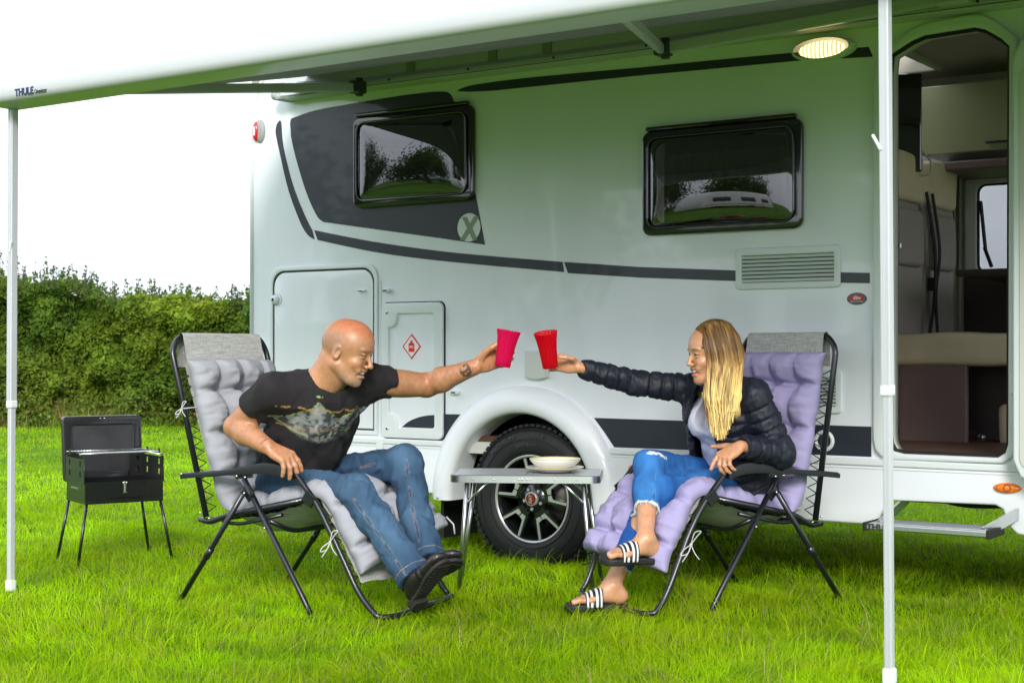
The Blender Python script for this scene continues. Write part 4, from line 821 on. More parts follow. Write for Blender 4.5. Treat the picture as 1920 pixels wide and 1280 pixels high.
# folding arms
def arm(sx_, ex_, ed, ez, fx, name='folding_arm'):
    o = MB().bar((sx_, -.13, zr + .05), (ex_, -ed, ez), .035, .055, bev=.008).build(name, m_cass, aw)
    MB().bar((ex_, -ed, ez), (fx, -2.12, BZ + .05), .032, .045, bev=.008).build('forearm', m_cass, o)
    tb = MB().box((ex_ + .01, -ed, ez), (.07, .07, .065), bev=.01); tb.tube([(ex_ + .02, -ed, ez - .045), (ex_ + .02, -ed, ez + .045)], .02, 12); tb.build('elbow_joint', mat('joint_dark', (.05, .055, .05), .4, metal=.5), o)
e1 = L(668, 157, -.45); e2 = L(1240, 84, -.42)
arm(-1.48, e1[0], .45, e1[1] - .02, -.95); arm(2.15, e2[0], .42, e2[1] - .02, 1.75)
MB().box((2.2, -.12, zr + .06), (.14, .09, .1), bev=.015).build('arm_bracket', m_cass, ca)
# posts
def post(top, foot, lever_z, name='post', split=.42, sg=-1):
    top, foot = np.array(top, float), np.array(foot, float); d = nrm(foot - top); Lh = np.linalg.norm(foot - top)
    o = MB().bar(top, top + d * Lh * (1 - split), .030, .034, up=(0, 1, 0), bev=.004)
    for s in (-1, 1): o.bar(top + np.array([.009 * s, -.0172, 0]), top + d * Lh * (1 - split) + np.array([.009 * s, -.0172, 0]), .004, .003, up=(0, 1, 0))
    o = o.build(name, m_postw, aw)
    lo = MB().bar(top + d * Lh * (1 - split - .02), foot, .024, .026, up=(0, 1, 0), bev=.003)
    for s in (-.5, .5): lo.bar(top + d * Lh * (1 - split) + np.array([.011 * s, -.0135, 0]), foot + np.array([.011 * s, -.0135, 0]), .003, .002, up=(0, 1, 0))
    lo.build('lower_tube', m_postw, o)
    j = top + d * Lh * (1 - split); MB().bar(j - d * .012, j + d * .022, .035, .038, up=(0, 1, 0), bev=.006).build('collar', m_trim, o)
    k = top + d * lever_z; MB().bar(k + np.array([.008 * sg, -.018, -.012]), k + np.array([.032 * sg, -.022, .034]), .009, .010, up=(0, 1, 0), bev=.003).build('lever', m_trim, o)
    MB().bar(foot - d * .03, foot + d * .02, .036, .036, up=(0, 1, 0), bev=.008).build('foot', m_trim, o)
pl = L(25, 215, -2.13); fl_ = w2l(W3(20, 1096, 6.45)); fl_[2] = .03; post((pl[0], -2.13, BZ), fl_, .62, split=.38, sg=.6)
pr_ = L(1659, -20, -2.13); fr_ = w2l(W3(1668, 1250, 4.40)); fr_ = fr_ + np.array([0, 0, -.03]); post((pr_[0], -2.13, BZ), fr_, .47, split=.42)
print('MH built', w1, w2, v1, 'post', fl_, fr_, 'xb', xb)
# ================================================================ recliner chairs and their cushions (t forward, l away from the camera, z up)
m_frame = mat('charcoal_tube_paint', (.009, .0095, .014), .34, coat=.3, metal=.1)
m_armp = mat('black_armrest_plastic', (.008, .0085, .011), .45, bump=(80, .1, .001))
m_bolt = mat('steel_bolts', (.7, .7, .7), .25, metal=1)
m_cord = mat('black_elastic_cord', (.012, .012, .013), .8)
m_text = mat('grey_textilene', (.42, .42, .40), .8); weave(m_text, 230, .3)
m_tie = mat('white_tape_ties', (.5, .5, .5), .8)
def chair_frame(O, D, Lt):
    O, D, Lt = [np.array(v, float) for v in (O, D, Lt)]
    def P(t, l, z): return np.array([O[0] + D[0] * t + Lt[0] * l, O[1] + D[1] * t + Lt[1] * l, z])
    return P
def build_chair(P, label, post_top, post_bot, wd=.60, ext=0.0, sle=.14):
    base = P(.35, wd / 2, 0); root = empty('recliner_chair', tuple(base), 0, label, 'camping chair', 'folding recliner chairs')
    K = lambda mb, n, m, par=root: world_child(mb.build(n, m), root) if par is root else sub(mb.build(n, m), par)
    def sub(o, par): o.parent = par; o.matrix_parent_inverse = Matrix.Identity(4); return o
    r = .0125; (pt, pz), (bt, bz) = post_top, post_bot; sl_ = (pt - bt) / (pz - bz)
    # back frame: two posts and top bar in one bent tube
    pts = [P(bt, 0, bz), P(pt, 0, pz), P(pt + sl_ * .05 + .012, .045, pz + .055), P(pt + sl_ * .05 + .012, wd - .045, pz + .055), P(pt, wd, pz), P(bt, wd, bz)]
    K(MB().tube(round_path(pts, .07, 7), r, 12), 'back_frame', m_frame)
    for l in (0, wd):
        s = 1 if l == 0 else -1; e = .020 * s * -1   # e: outboard offset
        lg = K(MB().tube(round_path([P(.35, l + e, .525), P(.66, l + e, .075), P(.715, l + e, -.01)], .03, 4), .0115, 10), 'leg', m_frame)
        lg = K(MB().tube([P(.365, l + 2.0 * e, .468), P(.19, l + 2.0 * e, .235), P(.0, l + 2.0 * e, -.01)], .0115, 10).tube([P(.19, l + 2 * e, .235), P(.16, l + 2 * e, .195)], .0145, 10), 'leg', m_frame)
        K(MB().tube(round_path([P(bt - .035, l, bz - .012), P(bt + .02, l, bz - .02), P(.24, l, .368), P(.655, l, .455)], .04, 4), r, 10), 'seat_rail', m_frame)
        K(MB().tube(round_path([P(bt + .05, l - e, bz + .0), P(.22, l - e, .335), P(.30, l - e, .335), P(.52, l - e, .385)], .03, 4), .008, 8), 'brace', m_frame)
        # armrest: curved shallow channel
        top = [(-.005, .535), (.08, .545), (.18, .553), (.29, .567), (.38, .585), (.46, .598), (.53, .596), (.575, .582), (.605, .562)]
        q = smooth_path([(a, 0, b) for a, b in top], 4); am = MB(); V = []; n = len(q)
        for i, (a, _, b) in enumerate(q):
            f = i / (n - 1); w_ = .024 + .010 * math.sin(math.pi * min(1, f * 1.15)); th = .016 + .022 * math.sin(math.pi * np.clip((f - .35) / .75, 0, 1))
            for du, dv in ((-1, -.2), (-.9, .7), (-.5, 1), (.5, 1), (.9, .7), (1, -.2), (.92, -1), (.6, -.85), (-.6, -.85), (-.92, -1)):
                V.append(P(a, l + du * w_, b - .012 + (dv * .008 if dv > -.5 else -th + (.0 if dv == -1 else .006))))
        m_ = 10; am.add(V, [tuple(range(m_)), tuple((n - 1) * m_ + k for k in range(m_))] + [(i * m_ + k, i * m_ + (k + 1) % m_, (i + 1) * m_ + (k + 1) % m_, (i + 1) * m_ + k) for i in range(n - 1) for k in range(m_)])
        ar = K(am, 'armrest', m_armp); shade_auto(ar.data, 50)
        for bq_ in ((P(.30, l + e * .8, .545), P(.39, l + e * .8, .555), .008, .05), (P(.355, l + e, .49), P(.40, l + e * 1.4, .45), .008, .05), (P(.66, l + e * .4, .475), P(.705, l + e * .3, .445), .012, .05)): K(MB().bar(*bq_, bev=.002), 'bracket', m_frame)
        for t, z in ((.325, .535), (.37, .532), (.365, .468), (.475, .335), (.645, .452), (.20, .25), (bt + .05, bz), (bt, bz + .02), (.01, .53)):
            K(MB().ball(P(t, l + e * 1.75 if t not in (.01,) else l - .03 * s, z), .0052, 5), 'bolt', m_bolt)
    # leg rest: U tube from the armrest fronts to the ground
    f = [(.585, .575), (.65, .51), (.715, .44), (.786, .335), (.846 + ext * .3, .215), (.888 + ext * .5, .13), (.925 + ext * .8, .07), (.965 + ext, .030)]
    near = [P(a, 0, b) for a, b in f]; far = [P(a - .07 * max(0, (a - .7) / .27), wd, b) for a, b in f][::-1]
    K(MB().tube(np.concatenate([smooth_path(near, 4), round_path([P(.985 + ext, .02, .026), P(.99 + ext, .08, .022), P(.925 + ext, wd - .08, .022), P(.915 + ext, wd - .02, .026)], .05, 4), smooth_path(far, 4)]), .0118, 10), 'leg_rest_frame', m_frame)
    cb = MB()
    for t, z in ((bt, bz - .015), (.66, .45)): cb.tube([P(t, 0, z), P(t, wd, z)], .011, 10)
    cb.tube(round_path([P(.47, 0, .36), P(.50, .1, .31), P(.50, wd - .1, .31), P(.47, wd, .36)], .06, 6), .010, 10)
    cb.tube([P(.06, -.03, .07), P(.06, wd + .03, .07)], .009, 8) if False else 0
    K(cb, 'crossbar', m_frame)
    # sling: one mesh of textilene from the headrest to the leg rest
    def strip(path, l0, l1, sag, name, wob=.004):
        path = smooth_path([(a, 0, b) for a, b in path], 6); n = len(path); m_ = 14; V = []
        for i in range(n):
            for k in range(m_ + 1):
                v = k / m_; s_ = sag * 4 * v * (1 - v) * math.sin(math.pi * i / (n - 1)) ** .6; V.append(P(path[i][0], l0 + (l1 - l0) * v, path[i][2] - s_ + wob * math.sin(i * 2.1 + k)))
        F = [(i * (m_ + 1) + k, i * (m_ + 1) + k + 1, (i + 1) * (m_ + 1) + k + 1, (i + 1) * (m_ + 1) + k) for i in range(n - 1) for k in range(m_)]
        return K(MB().add(V, F, True), name, m_text)
    tp = pt + sl_ * .05 + .012; th_ = pz + .055
    strip([(tp - .02, th_ - .13), (tp - .018, th_ - .02), (tp - .008, th_ + .013), (tp + .010, th_ + .012), (tp + .018, th_ - .01), (tp + .012 - sl_ * .12, th_ - .13)], .052, wd - .052, .0, 'head_sling', 0)
    sl = strip([(pt + .016, pz - .06), (bt * .5 + pt * .5 + .01, (pz + bz) / 2), (bt + .02, bz + .05)], .058, wd - .058, 0, 'back_sling')
    strip([(bt + .03, bz + .04), (.3, .36), (.5, .40), (.66, .452)], .05, wd - .05, .085, 'seat_sling')
    strip([(.69, .455), (.76, .36), (.84 if sle < .2 else .80, .23 if sle < .2 else .30), (.90 - (sle - .14) * .55, sle)], .05, wd - .05, 0, 'leg_sling')
    for l, li in ((0, .062), (wd, wd - .062)):
        cd_ = MB()
        for i in range(13):
            f0 = i / 13; a = (pt + (bt - pt) * f0, pz - .09 + (bz + .06 - pz + .09) * f0); a = (pt + (bt - pt) * (.12 + .85 * f0), pz + (bz - pz) * (.12 + .85 * f0)); g = .028
            cd_.tube([P(a[0], l, a[1]), P(a[0] + .012, li, a[1] - g), P(a[0] + .008, l, a[1] - 2 * g)], .0034, 4)
        K(cd_, 'elastic_cord', m_cord); cd_ = MB()
        for i in range(9):
            t = .2 + i * .052; cd_.tube([P(t, l, .368 + (t - .24) * .205), P(t + .02, li, .35 + (t - .2) * .2), P(t + .04, l, .372 + (t - .2) * .205)], .0034, 4)
        K(cd_, 'elastic_cord', m_cord); cd_ = MB()
        for i in range(6):
            t = .735 + i * .026; z = .415 - (t - .735) * 1.75; cd_.tube([P(t, l, z), P(t + .005, li, z - .028), P(t + .025, l, z - .045)], .0034, 4)
        K(cd_, 'elastic_cord', m_cord)
    return root
PM = chair_frame((-1.365, 6.28), (.8387, -.5446), (.5446, .8387))
PW = chair_frame((1.359, 6.323), (-.8387, -.5446), (-.5446, .8387))
chair_m = build_chair(PM, 'dark framed recliner with the grey cushion that the man in the black t-shirt sits on', (-.078, 1.046), (.122, .355), .58, .05)
chair_w = build_chair(PW, 'dark framed recliner with the lilac cushion that the blonde woman sits on', (-.005, 1.05), (.115, .335), .58, 0, .23)

def cushion(P, path, m, label, name, e0, T=.122, seat=(.60, .80), wd=(.038, .545), rows=8, corners=None, seed=0):
    """tufted pad; path = (t,z) of its underside, pushed outwards along the normal; e0 = shift of the far side at the leg end"""
    q = smooth_path([(a, 0, b) for a, b in path], 40); s = np.concatenate([[0], np.cumsum(np.linalg.norm(np.diff(q, axis=0), axis=1))]); L_ = s[-1]
    n1, n2 = 300, 90; S = np.linspace(0, L_, n1); a = np.interp(S, s, q[:, 0]); b = np.interp(S, s, q[:, 2]); da, db = np.gradient(a), np.gradient(b); nn = np.hypot(da, db); na, nb = -db / nn, da / nn
    for _ in range(12): na = np.convolve(np.pad(na, 4, 'edge'), np.ones(9) / 9, 'valid'); nb = np.convolve(np.pad(nb, 4, 'edge'), np.ones(9) / 9, 'valid')
    v = np.linspace(0, 1, n2); SS, VV = np.meshgrid(S / L_, v, indexing='ij')
    P3 = np.stack([SS * 12 + seed, VV * 5, 0 * VV], -1)
    edge = (np.clip(4 * VV * (1 - VV), 0, 1) ** .42) * (np.clip(1 - np.abs(2 * SS - 1) ** 26, 0, 1) ** .6)
    wq = (vnoise(P3, 1.3) - .5)
    cols = (.24, .5, .76); dim = np.zeros_like(SS); cre = np.zeros_like(SS)
    for k in range(rows):
        sk_ = (k + .75) / rows * .96
        for c in cols:
            r2 = ((SS - sk_) * L_ / .028) ** 2 + ((VV - c) * .5 / .028) ** 2; dim = np.maximum(dim, 1 / (1 + r2 * .35))
        cre = np.maximum(cre, .52 * np.exp(-(((SS - sk_) * L_ + .010 * wq) / .014) ** 2))
    for c in cols: cre = np.maximum(cre, .36 * np.exp(-(((VV - c) * .5 + .012 * wq) / .014) ** 2))
    wr = (fbm(np.stack([SS * 62 + seed, VV * 3.2, 0 * VV], -1), 1, 3) - .5) * .034 * (.4 + np.abs(2 * VV - 1) ** 1.5) + (fbm(np.stack([SS * 26 + seed, VV * 9, 0 * VV], -1), 1, 3) - .5) * .032
    press = 1 - .55 * np.exp(-((SS - .58) / .11) ** 2) * np.exp(-((VV - .5) / .36) ** 4) - .25 * np.exp(-((SS - .78) / .12) ** 2) * np.exp(-((VV - .5) / .36) ** 4)
    top = (T * edge * (1 - .80 * np.clip(dim, 0, 1)) * (1 - cre) + wr * edge * (1 - .7 * dim)) * press
    bot = -.012 * edge
    l0, l1 = wd; sc = .010 * (vnoise(np.stack([SS * 30 + seed, VV * 0, VV * 0], -1), 1) - .5) * 2
    pinch = 1 - .03 * np.abs(np.sin(SS * math.pi * rows)) ** 2; Lm = (l0 + l1) / 2 + (VV - .5) * (l1 - l0) * pinch + sc * (VV - .5)
    tw = np.clip((SS - .74) / .26, 0, 1) ** 1.3 * VV
    def surf(h):
        A = a[:, None] + na[:, None] * h + e0[0] * tw; B = b[:, None] + nb[:, None] * h + e0[1] * tw
        A = np.broadcast_to(A, SS.shape); B = np.broadcast_to(B, SS.shape); base = P(0, 0, 0); ft = P(1, 0, 0) - base; fl = P(0, 1, 0) - base
        V = base + A[..., None] * ft + Lm[..., None] * fl; V = V.copy(); V[..., 2] = B; return V.reshape(-1, 3)
    V = np.concatenate([surf(top), surf(bot)]); ii = np.arange((n1 - 1) * n2).reshape(n1 - 1, n2)[:, :-1].ravel(); F = np.stack([ii, ii + n2, ii + n2 + 1, ii + 1], 1)
    N = n1 * n2; F2 = F[:, ::-1] + N; rim = []
    ed = [i * n2 for i in range(n1)]; ed2 = [i * n2 + n2 - 1 for i in range(n1)]; e3 = list(range(n2)); e4 = [(n1 - 1) * n2 + k for k in range(n2)]
    for e in (ed, ed2, e3, e4): rim += [(x, y, y + N, x + N) for x, y in zip(e[:-1], e[1:])]
    o = link(name, np_mesh(name, V, np.concatenate([F, F2, np.array(rim)])), m)
    bm = bmesh.new(); bm.from_mesh(o.data); bmesh.ops.remove_doubles(bm, verts=bm.verts, dist=1e-5); bmesh.ops.recalc_face_normals(bm, faces=bm.faces); bm.to_mesh(o.data); bm.free()
    c = P(.3, .3, .4); o.data.transform(Matrix.Translation(-Vector(c))); o.location = c
    tag(o, label, 'cushion', 'tufted chair cushions'); return o, c
def bow(par, c0, p, s=1.0, name='tie'):
    p = np.asarray(p, float); mb = MB(); rp = lambda *q: mb.tube(smooth_path([p + np.array(v) * s for v in q], 5), .0023, 5)
    rp((0, 0, 0), (.02, -.01, .03), (.035, -.015, .05), (.012, -.012, .045), (0, 0, 0)); rp((0, 0, 0), (-.03, -.01, -.02), (-.04, -.012, -.04), (-.012, -.01, -.03), (0, 0, 0))
    rp((0, 0, 0), (.012, -.01, -.03), (.03, -.012, -.055)); rp((0, 0, 0), (-.012, -.01, -.03), (-.035, -.01, -.065)); mb.ball(p, .006 * s, 5)
    o = mb.build(name, m_tie); o.data.transform(Matrix.Translation(-Vector(c0))); o.parent = par; return o
m_cg = mat('grey_cotton', (.31, .315, .345), .85, bump=(420, .12, .0006), var=.05, vscale=6)
m_cl = mat('lilac_cotton', (.335, .30, .50), .85, bump=(420, .12, .0006), var=.05, vscale=6)
cg, cgc = cushion(PM, [(-.025, 1.0), (.02, .84), (.085, .62), (.135, .46), (.19, .385), (.30, .395), (.48, .425), (.63, .465), (.71, .45), (.77, .38), (.85, .26), (.90, .17)], m_cg, 'grey tufted cushion tied to the recliner under the man', 'chair_cushion', (.06, .15), seed=3)
cl, clc = cushion(PW, [(.02, 1.035), (.05, .84), (.095, .62), (.135, .46), (.19, .375), (.30, .385), (.48, .42), (.63, .465), (.71, .455), (.765, .38), (.83, .27), (.875, .17)], m_cl, 'lilac tufted cushion tied to the recliner under the woman', 'chair_cushion', (.03, .04), seed=9)
bow(cg, cgc, PM(.80, -.02, .30), .9); bow(cg, cgc, PM(.0, -.02, .80), .6)
mb = MB().tube([PM(.0, -.018, .80), PM(.03, .05, .805)], .0028, 5); o = mb.build('tie', m_tie); o.data.transform(Matrix.Translation(-Vector(cgc))); o.parent = cg
bow(cl, clc, PW(.80, -.02, .285), 1.05)
fc = PM(.95, .545, .355); mb = MB().tube([fc, fc + np.array([.03, -.01, -.03]), fc + np.array([.035, -.01, -.07])], .004, 5); o = mb.build('tie', m_tie); o.data.transform(Matrix.Translation(-Vector(cgc))); o.parent = cg
# ================================================================ people
A_ = lambda *v: np.array(v, float)
def basis(f, up): f = nrm(f); up = nrm(np.asarray(up, float) - f * (np.dot(up, f))); return np.array([f, np.cross(up, f), up]).T     # columns: forward, left, up
def head_shape(F, C, B, s, fem=False):
    G = lambda x, y, z: C + B @ (A_(x, y, z) * s)
    def egg(c, r, k=.012, op='add'): F.egg(G(*c), A_(*r) * s, B, k * s, op)
    def cone(a, b, ra, rb, k=.008, op='add'): F.cone(G(*a), G(*b), ra * s, rb * s, k * s, op)
    egg((-.014, 0, .034), (.099, .076, .090)); egg((.022, 0, .045), (.068, .066, .072), .03)
    egg((.026, 0, -.03), (.060, .058, .078), .02)
    for y in (-1, 1):
        cone((-.004, y * .050, -.052), (.052, y * .022, -.094), .021, .017, .018)
        egg((.060, y * .036, -.022), (.026, .024, .024), .012)                       # cheek, raised by the smile
        egg((.079, y * .028, .034), (.013, .025, .0075), .010)                       # brow
        egg((.074, y * .030, -.046), (.016, .013, .016), .010)                       # smile fold
        egg((.093, y * .031, .012), (.0135, .0145, .0085), .008, 'sub')              # socket
        egg((.0770, y * .031, .0165), (.0125, .015, .0075), .003); egg((.0765, y * .031, .0045 if fem else .0055), (.0125, .015, .0055 if fem else .0062), .003)   # lids, narrowed by the smile
        cone((.090, y * .019, -.030), (.069, y * .043, -.060), .0022, .0030, .004, 'sub')   # laughter line
        egg((-.010, y * .077, -.004), (.018, .0075, .031), .004); egg((-.002, y * .082, -.001), (.010, .006, .018), .003, 'sub'); egg((.0, y * .074, -.008), (.007, .006, .008), .003)
    egg((.071, 0, -.101 if not fem else -.097), (.017, .019, .016), .018); egg((.056, 0, -.085), (.03, .035, .025), .02)
    cone((.083, 0, .022), (.106 if fem else .109, 0, -.020), .0072, .0095, .008); egg((.108 if fem else .110, 0, -.023), (.0105, .0105, .0095), .005)
    for y in (-1, 1): egg((.097, y * .012, -.027), (.0095, .0065, .0075), .004)
    egg((.088, 0, -.047), (.011, .027, .006), .006); egg((.086, 0, -.0715), (.0120, .024, .0070), .006)
    for y in (-1, 1): cone((.094, 0, -.0575), (.075, y * .035, -.0435), .0090, .0040, .002, 'sub')      # open smiling mouth
    return G
def face_paint(V, C, B, s, col, fem=False):
    q = (V - C) @ B / s
    def blob(c, r): return np.exp(-(((q - np.array(c)) / np.array(r)) ** 2).sum(1) * 1.5)
    hd_ = (np.linalg.norm((q - np.array([.01, 0, 0])) / np.array([.14, .12, .16]), axis=1) < 1)
    for y in (-1, 1):
        stain(col, blob((.066, y * .042, -.022), (.022, .022, .018)) * hd_, np.array([.75, .26, .16]) if fem else np.array([.72, .24, .12]), .45)
        lw_ = ((np.abs(q[:, 1] - y * .031) < .016) & (np.abs(q[:, 2] - .0115 - (.0035 if not fem else .003) * np.cos((q[:, 1] - y * .031) * 120)) < (.0021 if not fem else .0026)) & (q[:, 0] > .055)); stain(col, lw_ & hd_, (.03, .02, .015), .9)
        bz = .032 + .004 * np.cos((q[:, 1] - y * .03) * 70); bw = (np.abs(q[:, 1] - y * .031) < .021) & (np.abs(q[:, 2] - bz) < (.0032 if fem else .0035)) & (q[:, 0] > .05); stain(col, bw & hd_, (.12, .065, .03) if fem else (.25, .12, .06), .8 if fem else .5)
    lip = (np.abs(q[:, 1]) < .026) & (q[:, 0] > .074) & (np.abs(q[:, 2] + .058) < .017); stain(col, lip & hd_, (.55, .13, .10) if fem else (.50, .17, .10), .6)
    mo = (np.abs(q[:, 1]) < .031) & (np.abs(q[:, 2] + .0565 - q[:, 1] ** 2 * 11) < .0055) & (q[:, 0] > .06); stain(col, mo & hd_, (.12, .02, .02), .9)
    return q, hd_, blob
def face_parts(par, C, B, s, fem):
    G = lambda x, y, z: C + B @ (A_(x, y, z) * s)
    tm = mat('teeth', (.85, .80, .76), .4); V = []
    n = 11
    for i in range(n):
        a = -1 + 2 * i / (n - 1)
        for z in (-.0500, -.0610): V.append(G(.0905 - .0140 * a * a, a * .031, z + .0105 * a * a + .0005))
    o = MB().add(V, [(2 * i, 2 * i + 1, 2 * i + 3, 2 * i + 2) for i in range(n - 1)], True).build('teeth', tm); world_child(o, par)
    em = mat('eye', (.5, .5, .5), .1, coat=.8, attr='Col')
    for y in (-1, 1):
        mb = MB().ball(G(.0748, y * .031, .0105), .0118 * s, 10); o = mb.build('eye', em); q = (np.array([v.co for v in o.data.vertices]) - C) @ B / s; dd = np.hypot(q[:, 1] - y * .031, q[:, 2] - .0105); c = np.tile([.22, .20, .19], (len(q), 1)); c[dd < .0095] = (.015, .02, .02); c[dd < .0036] = (.005, .005, .005); set_col(o.data, c); world_child(o, par)
def hand(F, wrist, d, n, up_s, fd=None, fn=None, curl=(22, 66, 98), thumb=None, s=1.0, fan=(.06, .02, -.02, -.07), curls=None, r=1.0):
    """wrist, palm direction d, palm normal n, up_s = towards the thumb; fd/fn = where the fingers set off and curl to"""
    d = nrm(d); n = nrm(n - d * np.dot(n, d)); t = nrm(up_s - d * np.dot(up_s, d) - n * np.dot(up_s, n)); fd = d if fd is None else nrm(fd); fn = n if fn is None else nrm(fn - fd * np.dot(fn, fd))
    kn = []; lat = (.031, .0105, -.0105, -.0295); ln = (.086, .089, .084, .075)
    for l, L_ in zip(lat, ln):
        k = wrist + (d * L_ + t * l) * s; kn.append(k); F.cone(wrist + t * l * .45 * s + d * .012 * s, k, .0145 * s * r, .0108 * s * r, .010)
    F.egg(wrist + d * .045 * s + n * .004 * s, A_(.046, .038, .0165) * s, np.array([d, t, n]).T, .012)
    tips = []
    for i, (k, fl) in enumerate(zip(kn, (.074, .082, .076, .060))):
        p = k; rr = (.0094, .0096, .0092, .0082)[i] * s * r; cu = (curls[i] if curls else curl); dd = nrm(fd + t * fan[i]); seg = (.46, .30, .24)
        for j, (a, sg) in enumerate(zip(cu, seg)):
            v = dd * math.cos(R(a)) + fn * math.sin(R(a)); q = p + v * fl * sg * s; F.cone(p, q, rr * (1 - .07 * j), rr * (.95 - .09 * j), .0025 if j else .005); F.egg(q - v * .001, A_(1, 1, 1) * rr * (1.0 - .08 * j), None, .002) if j < 2 else 0; p = q
        tips.append((p, v))
    b = wrist + (t * .017 + d * .016 + n * .006) * s; th = thumb or (nrm(d * .7 + t * .6 + n * .3), nrm(d * .8 + t * .3 + n * .5), nrm(d * .85 + t * .1 + n * .6))
    for j, (v, L_, r0, r1) in enumerate(zip(th, (.044, .034, .027), (.0165, .0125, .0105), (.0125, .0105, .0085))):
        q = b + nrm(v) * L_ * s; F.cone(b, q, r0 * s * r, r1 * s * r, .008 if j == 0 else .003); b = q
    return kn, tips, b
def skin_mat(name): 
    m = mat(name, (.5, .3, .2), .40, attr='Col', var=.11, vscale=70, bump=(260, .25, .0008), sss=.12, coat=.08, coatr=.4); return m
def clothmat(name, rough=.85, bump=(350, .2, .0008), var=.06, vscale=18, **k): return mat(name, (.1, .1, .1), rough, attr='Col', var=var, vscale=vscale, bump=bump, **k)
def finish(F, name, m, par, colfn, relax=1):
    V, Fq = F.mesh(relax); col = colfn(V); o = link(name, np_mesh(name, V, Fq, True, col), m); return world_child(o, par)
def folds(u, ax, fr, amp=.006, sc=9, st=.28, seed=0):
    """cloth folds running along ax"""
    def fn(P, t=None): q = np.stack([P @ u.astype(np.float32) + seed, P @ ax.astype(np.float32) * st, P @ fr.astype(np.float32)], -1); a = vnoise(q, sc) + .5 * vnoise(q + 7, sc * 2.1); return amp * (1.5 - 2 * np.abs(a - .75) * 2.2) - amp * .4
    return fn
def crinkle(amp, sc, seed=0):
    """sharp-edged creases of worn cloth"""
    def fn(P):
        Q = P + .05 * (np.stack([vnoise(P + seed, 6), vnoise(P + seed + 9, 6), vnoise(P + seed + 17, 6)], -1) - .5); n = vnoise(Q + seed, sc); m_ = vnoise(Q * np.array([1.6, 1, .6], np.float32) + seed + 3, sc * 2.1)
        return amp * (2.2 * np.abs(2 * n - 1) ** .8 - 1.0) + amp * .5 * (2.2 * np.abs(2 * m_ - 1) ** .8 - 1.0)
    return fn
def bend(j, w_=.09, f=62, amp=.005, seed=0):
    def fn(P): 
        r_ = np.linalg.norm(P - np.asarray(j, np.float32), axis=-1); return amp * np.exp(-(r_ / w_) ** 2) * np.sin(r_ * f + 3 * vnoise(P + seed, 14) * 2)
    return fn
# ---------------------------------------------------------------- the man
m_pts = dict(pel=A_(-.905, 6.33, .475), rh=A_(-.965, 6.25, .475), lh=A_(-.85, 6.415, .485), rk=W3(668, 922, 5.955), lk=W3(757, 868, 6.17), ra=W3(775, 1080, 5.735), la=W3(800, 1050, 5.90),
    rs=W3(513, 733, 6.01), ls=W3(692, 715, 6.17), re=W3(443, 800, 6.13), rw=W3(503, 838, 5.95), le=W3(800, 722, 6.33), lw=W3(893, 687, 6.225))
g = m_pts; mid = (g['rs'] + g['ls']) / 2; ax = nrm(mid - g['pel']); u = nrm(g['ls'] - g['rs']); u = nrm(u - ax * (u @ ax)); fr = np.cross(u, ax); 
if fr[1] > 0: fr = -fr
man = empty('person', tuple(g['pel'] * A_(1, 1, 0)), 0, 'bald man in black printed t-shirt and blue jeans leaning forward to toast', 'person')
HC = W3(651, 660, 6.0); HB = basis((.90, -.29, -.32), (.04, 0, 1)); HS = 1.045
F = Field((-1.27, 5.55, .0), (.10, 6.6, 1.24), .0042)
chest = mid - ax * .10; nb = mid + ax * .035 + fr * .01
F.oval(g['pel'], chest, (.13, .095), (.155, .10), u, .02)
for k in ('rs', 'ls'): F.cone(nb - ax * .02, g[k] + ax * .0, .06, .052, .04)
hk = HC + HB @ A_(-.028, 0, -.055); F.cone(nb, hk, .066, .060, .03); F.cone(nb + fr * .035 - ax * .02, HC + HB @ A_(.02, 0, -.075), .035, .035, .03)
F.cone(nb - fr * .02, HC + HB @ A_(-.06, 0, -.03), .05, .045, .03)
fl2 = lambda P, t: -.006 * np.sin(np.clip((t - .05) * 3.4, 0, math.pi)) 
for a, b, c in (('rs', 're', 'rw'), ('ls', 'le', 'lw')):
    F.cone(g[a], g[b], .058, .048, .02, disp=fl2); F.egg(g[b], A_(.043, .043, .043), None, .02)
    mp_ = g[b] + (g[c] - g[b]) * .30; F.cone(g[b], mp_, .045, .051, .02); F.cone(mp_, g[c] - (g[c] - g[b]) * .06, .051, .033, .02); F.cone(g[c] - (g[c] - g[b]) * .12, g[c], .030, .028, .01)
for a, b, c in (('rh', 'rk', 'ra'), ('lh', 'lk', 'la')): F.cone(g[a], g[b], .07, .045, .02); F.cone(g[b], g[c], .045, .035, .02)
head_shape(F, HC, HB, HS)
# left hand round the cup: palm faces the camera side, fingers pass behind the cup
cupm_c = W3(942, 687, 6.20); cupm_ax = nrm(W3(954.5, 618, 6.195) - cupm_c)
hand(F, g['lw'], A_(.80, .34, .36), A_(.35, -.9, 0), A_(-.2, 0, 1), fd=A_(.74, .66, .12), fn=A_(.68, -.72, .05), curls=[(10, 46, 78), (10, 48, 80), (12, 50, 82), (16, 56, 88)], thumb=(A_(.55, -.35, .75), A_(.75, -.35, .55), A_(.8, .1, .55)), s=1.06, r=1.1)
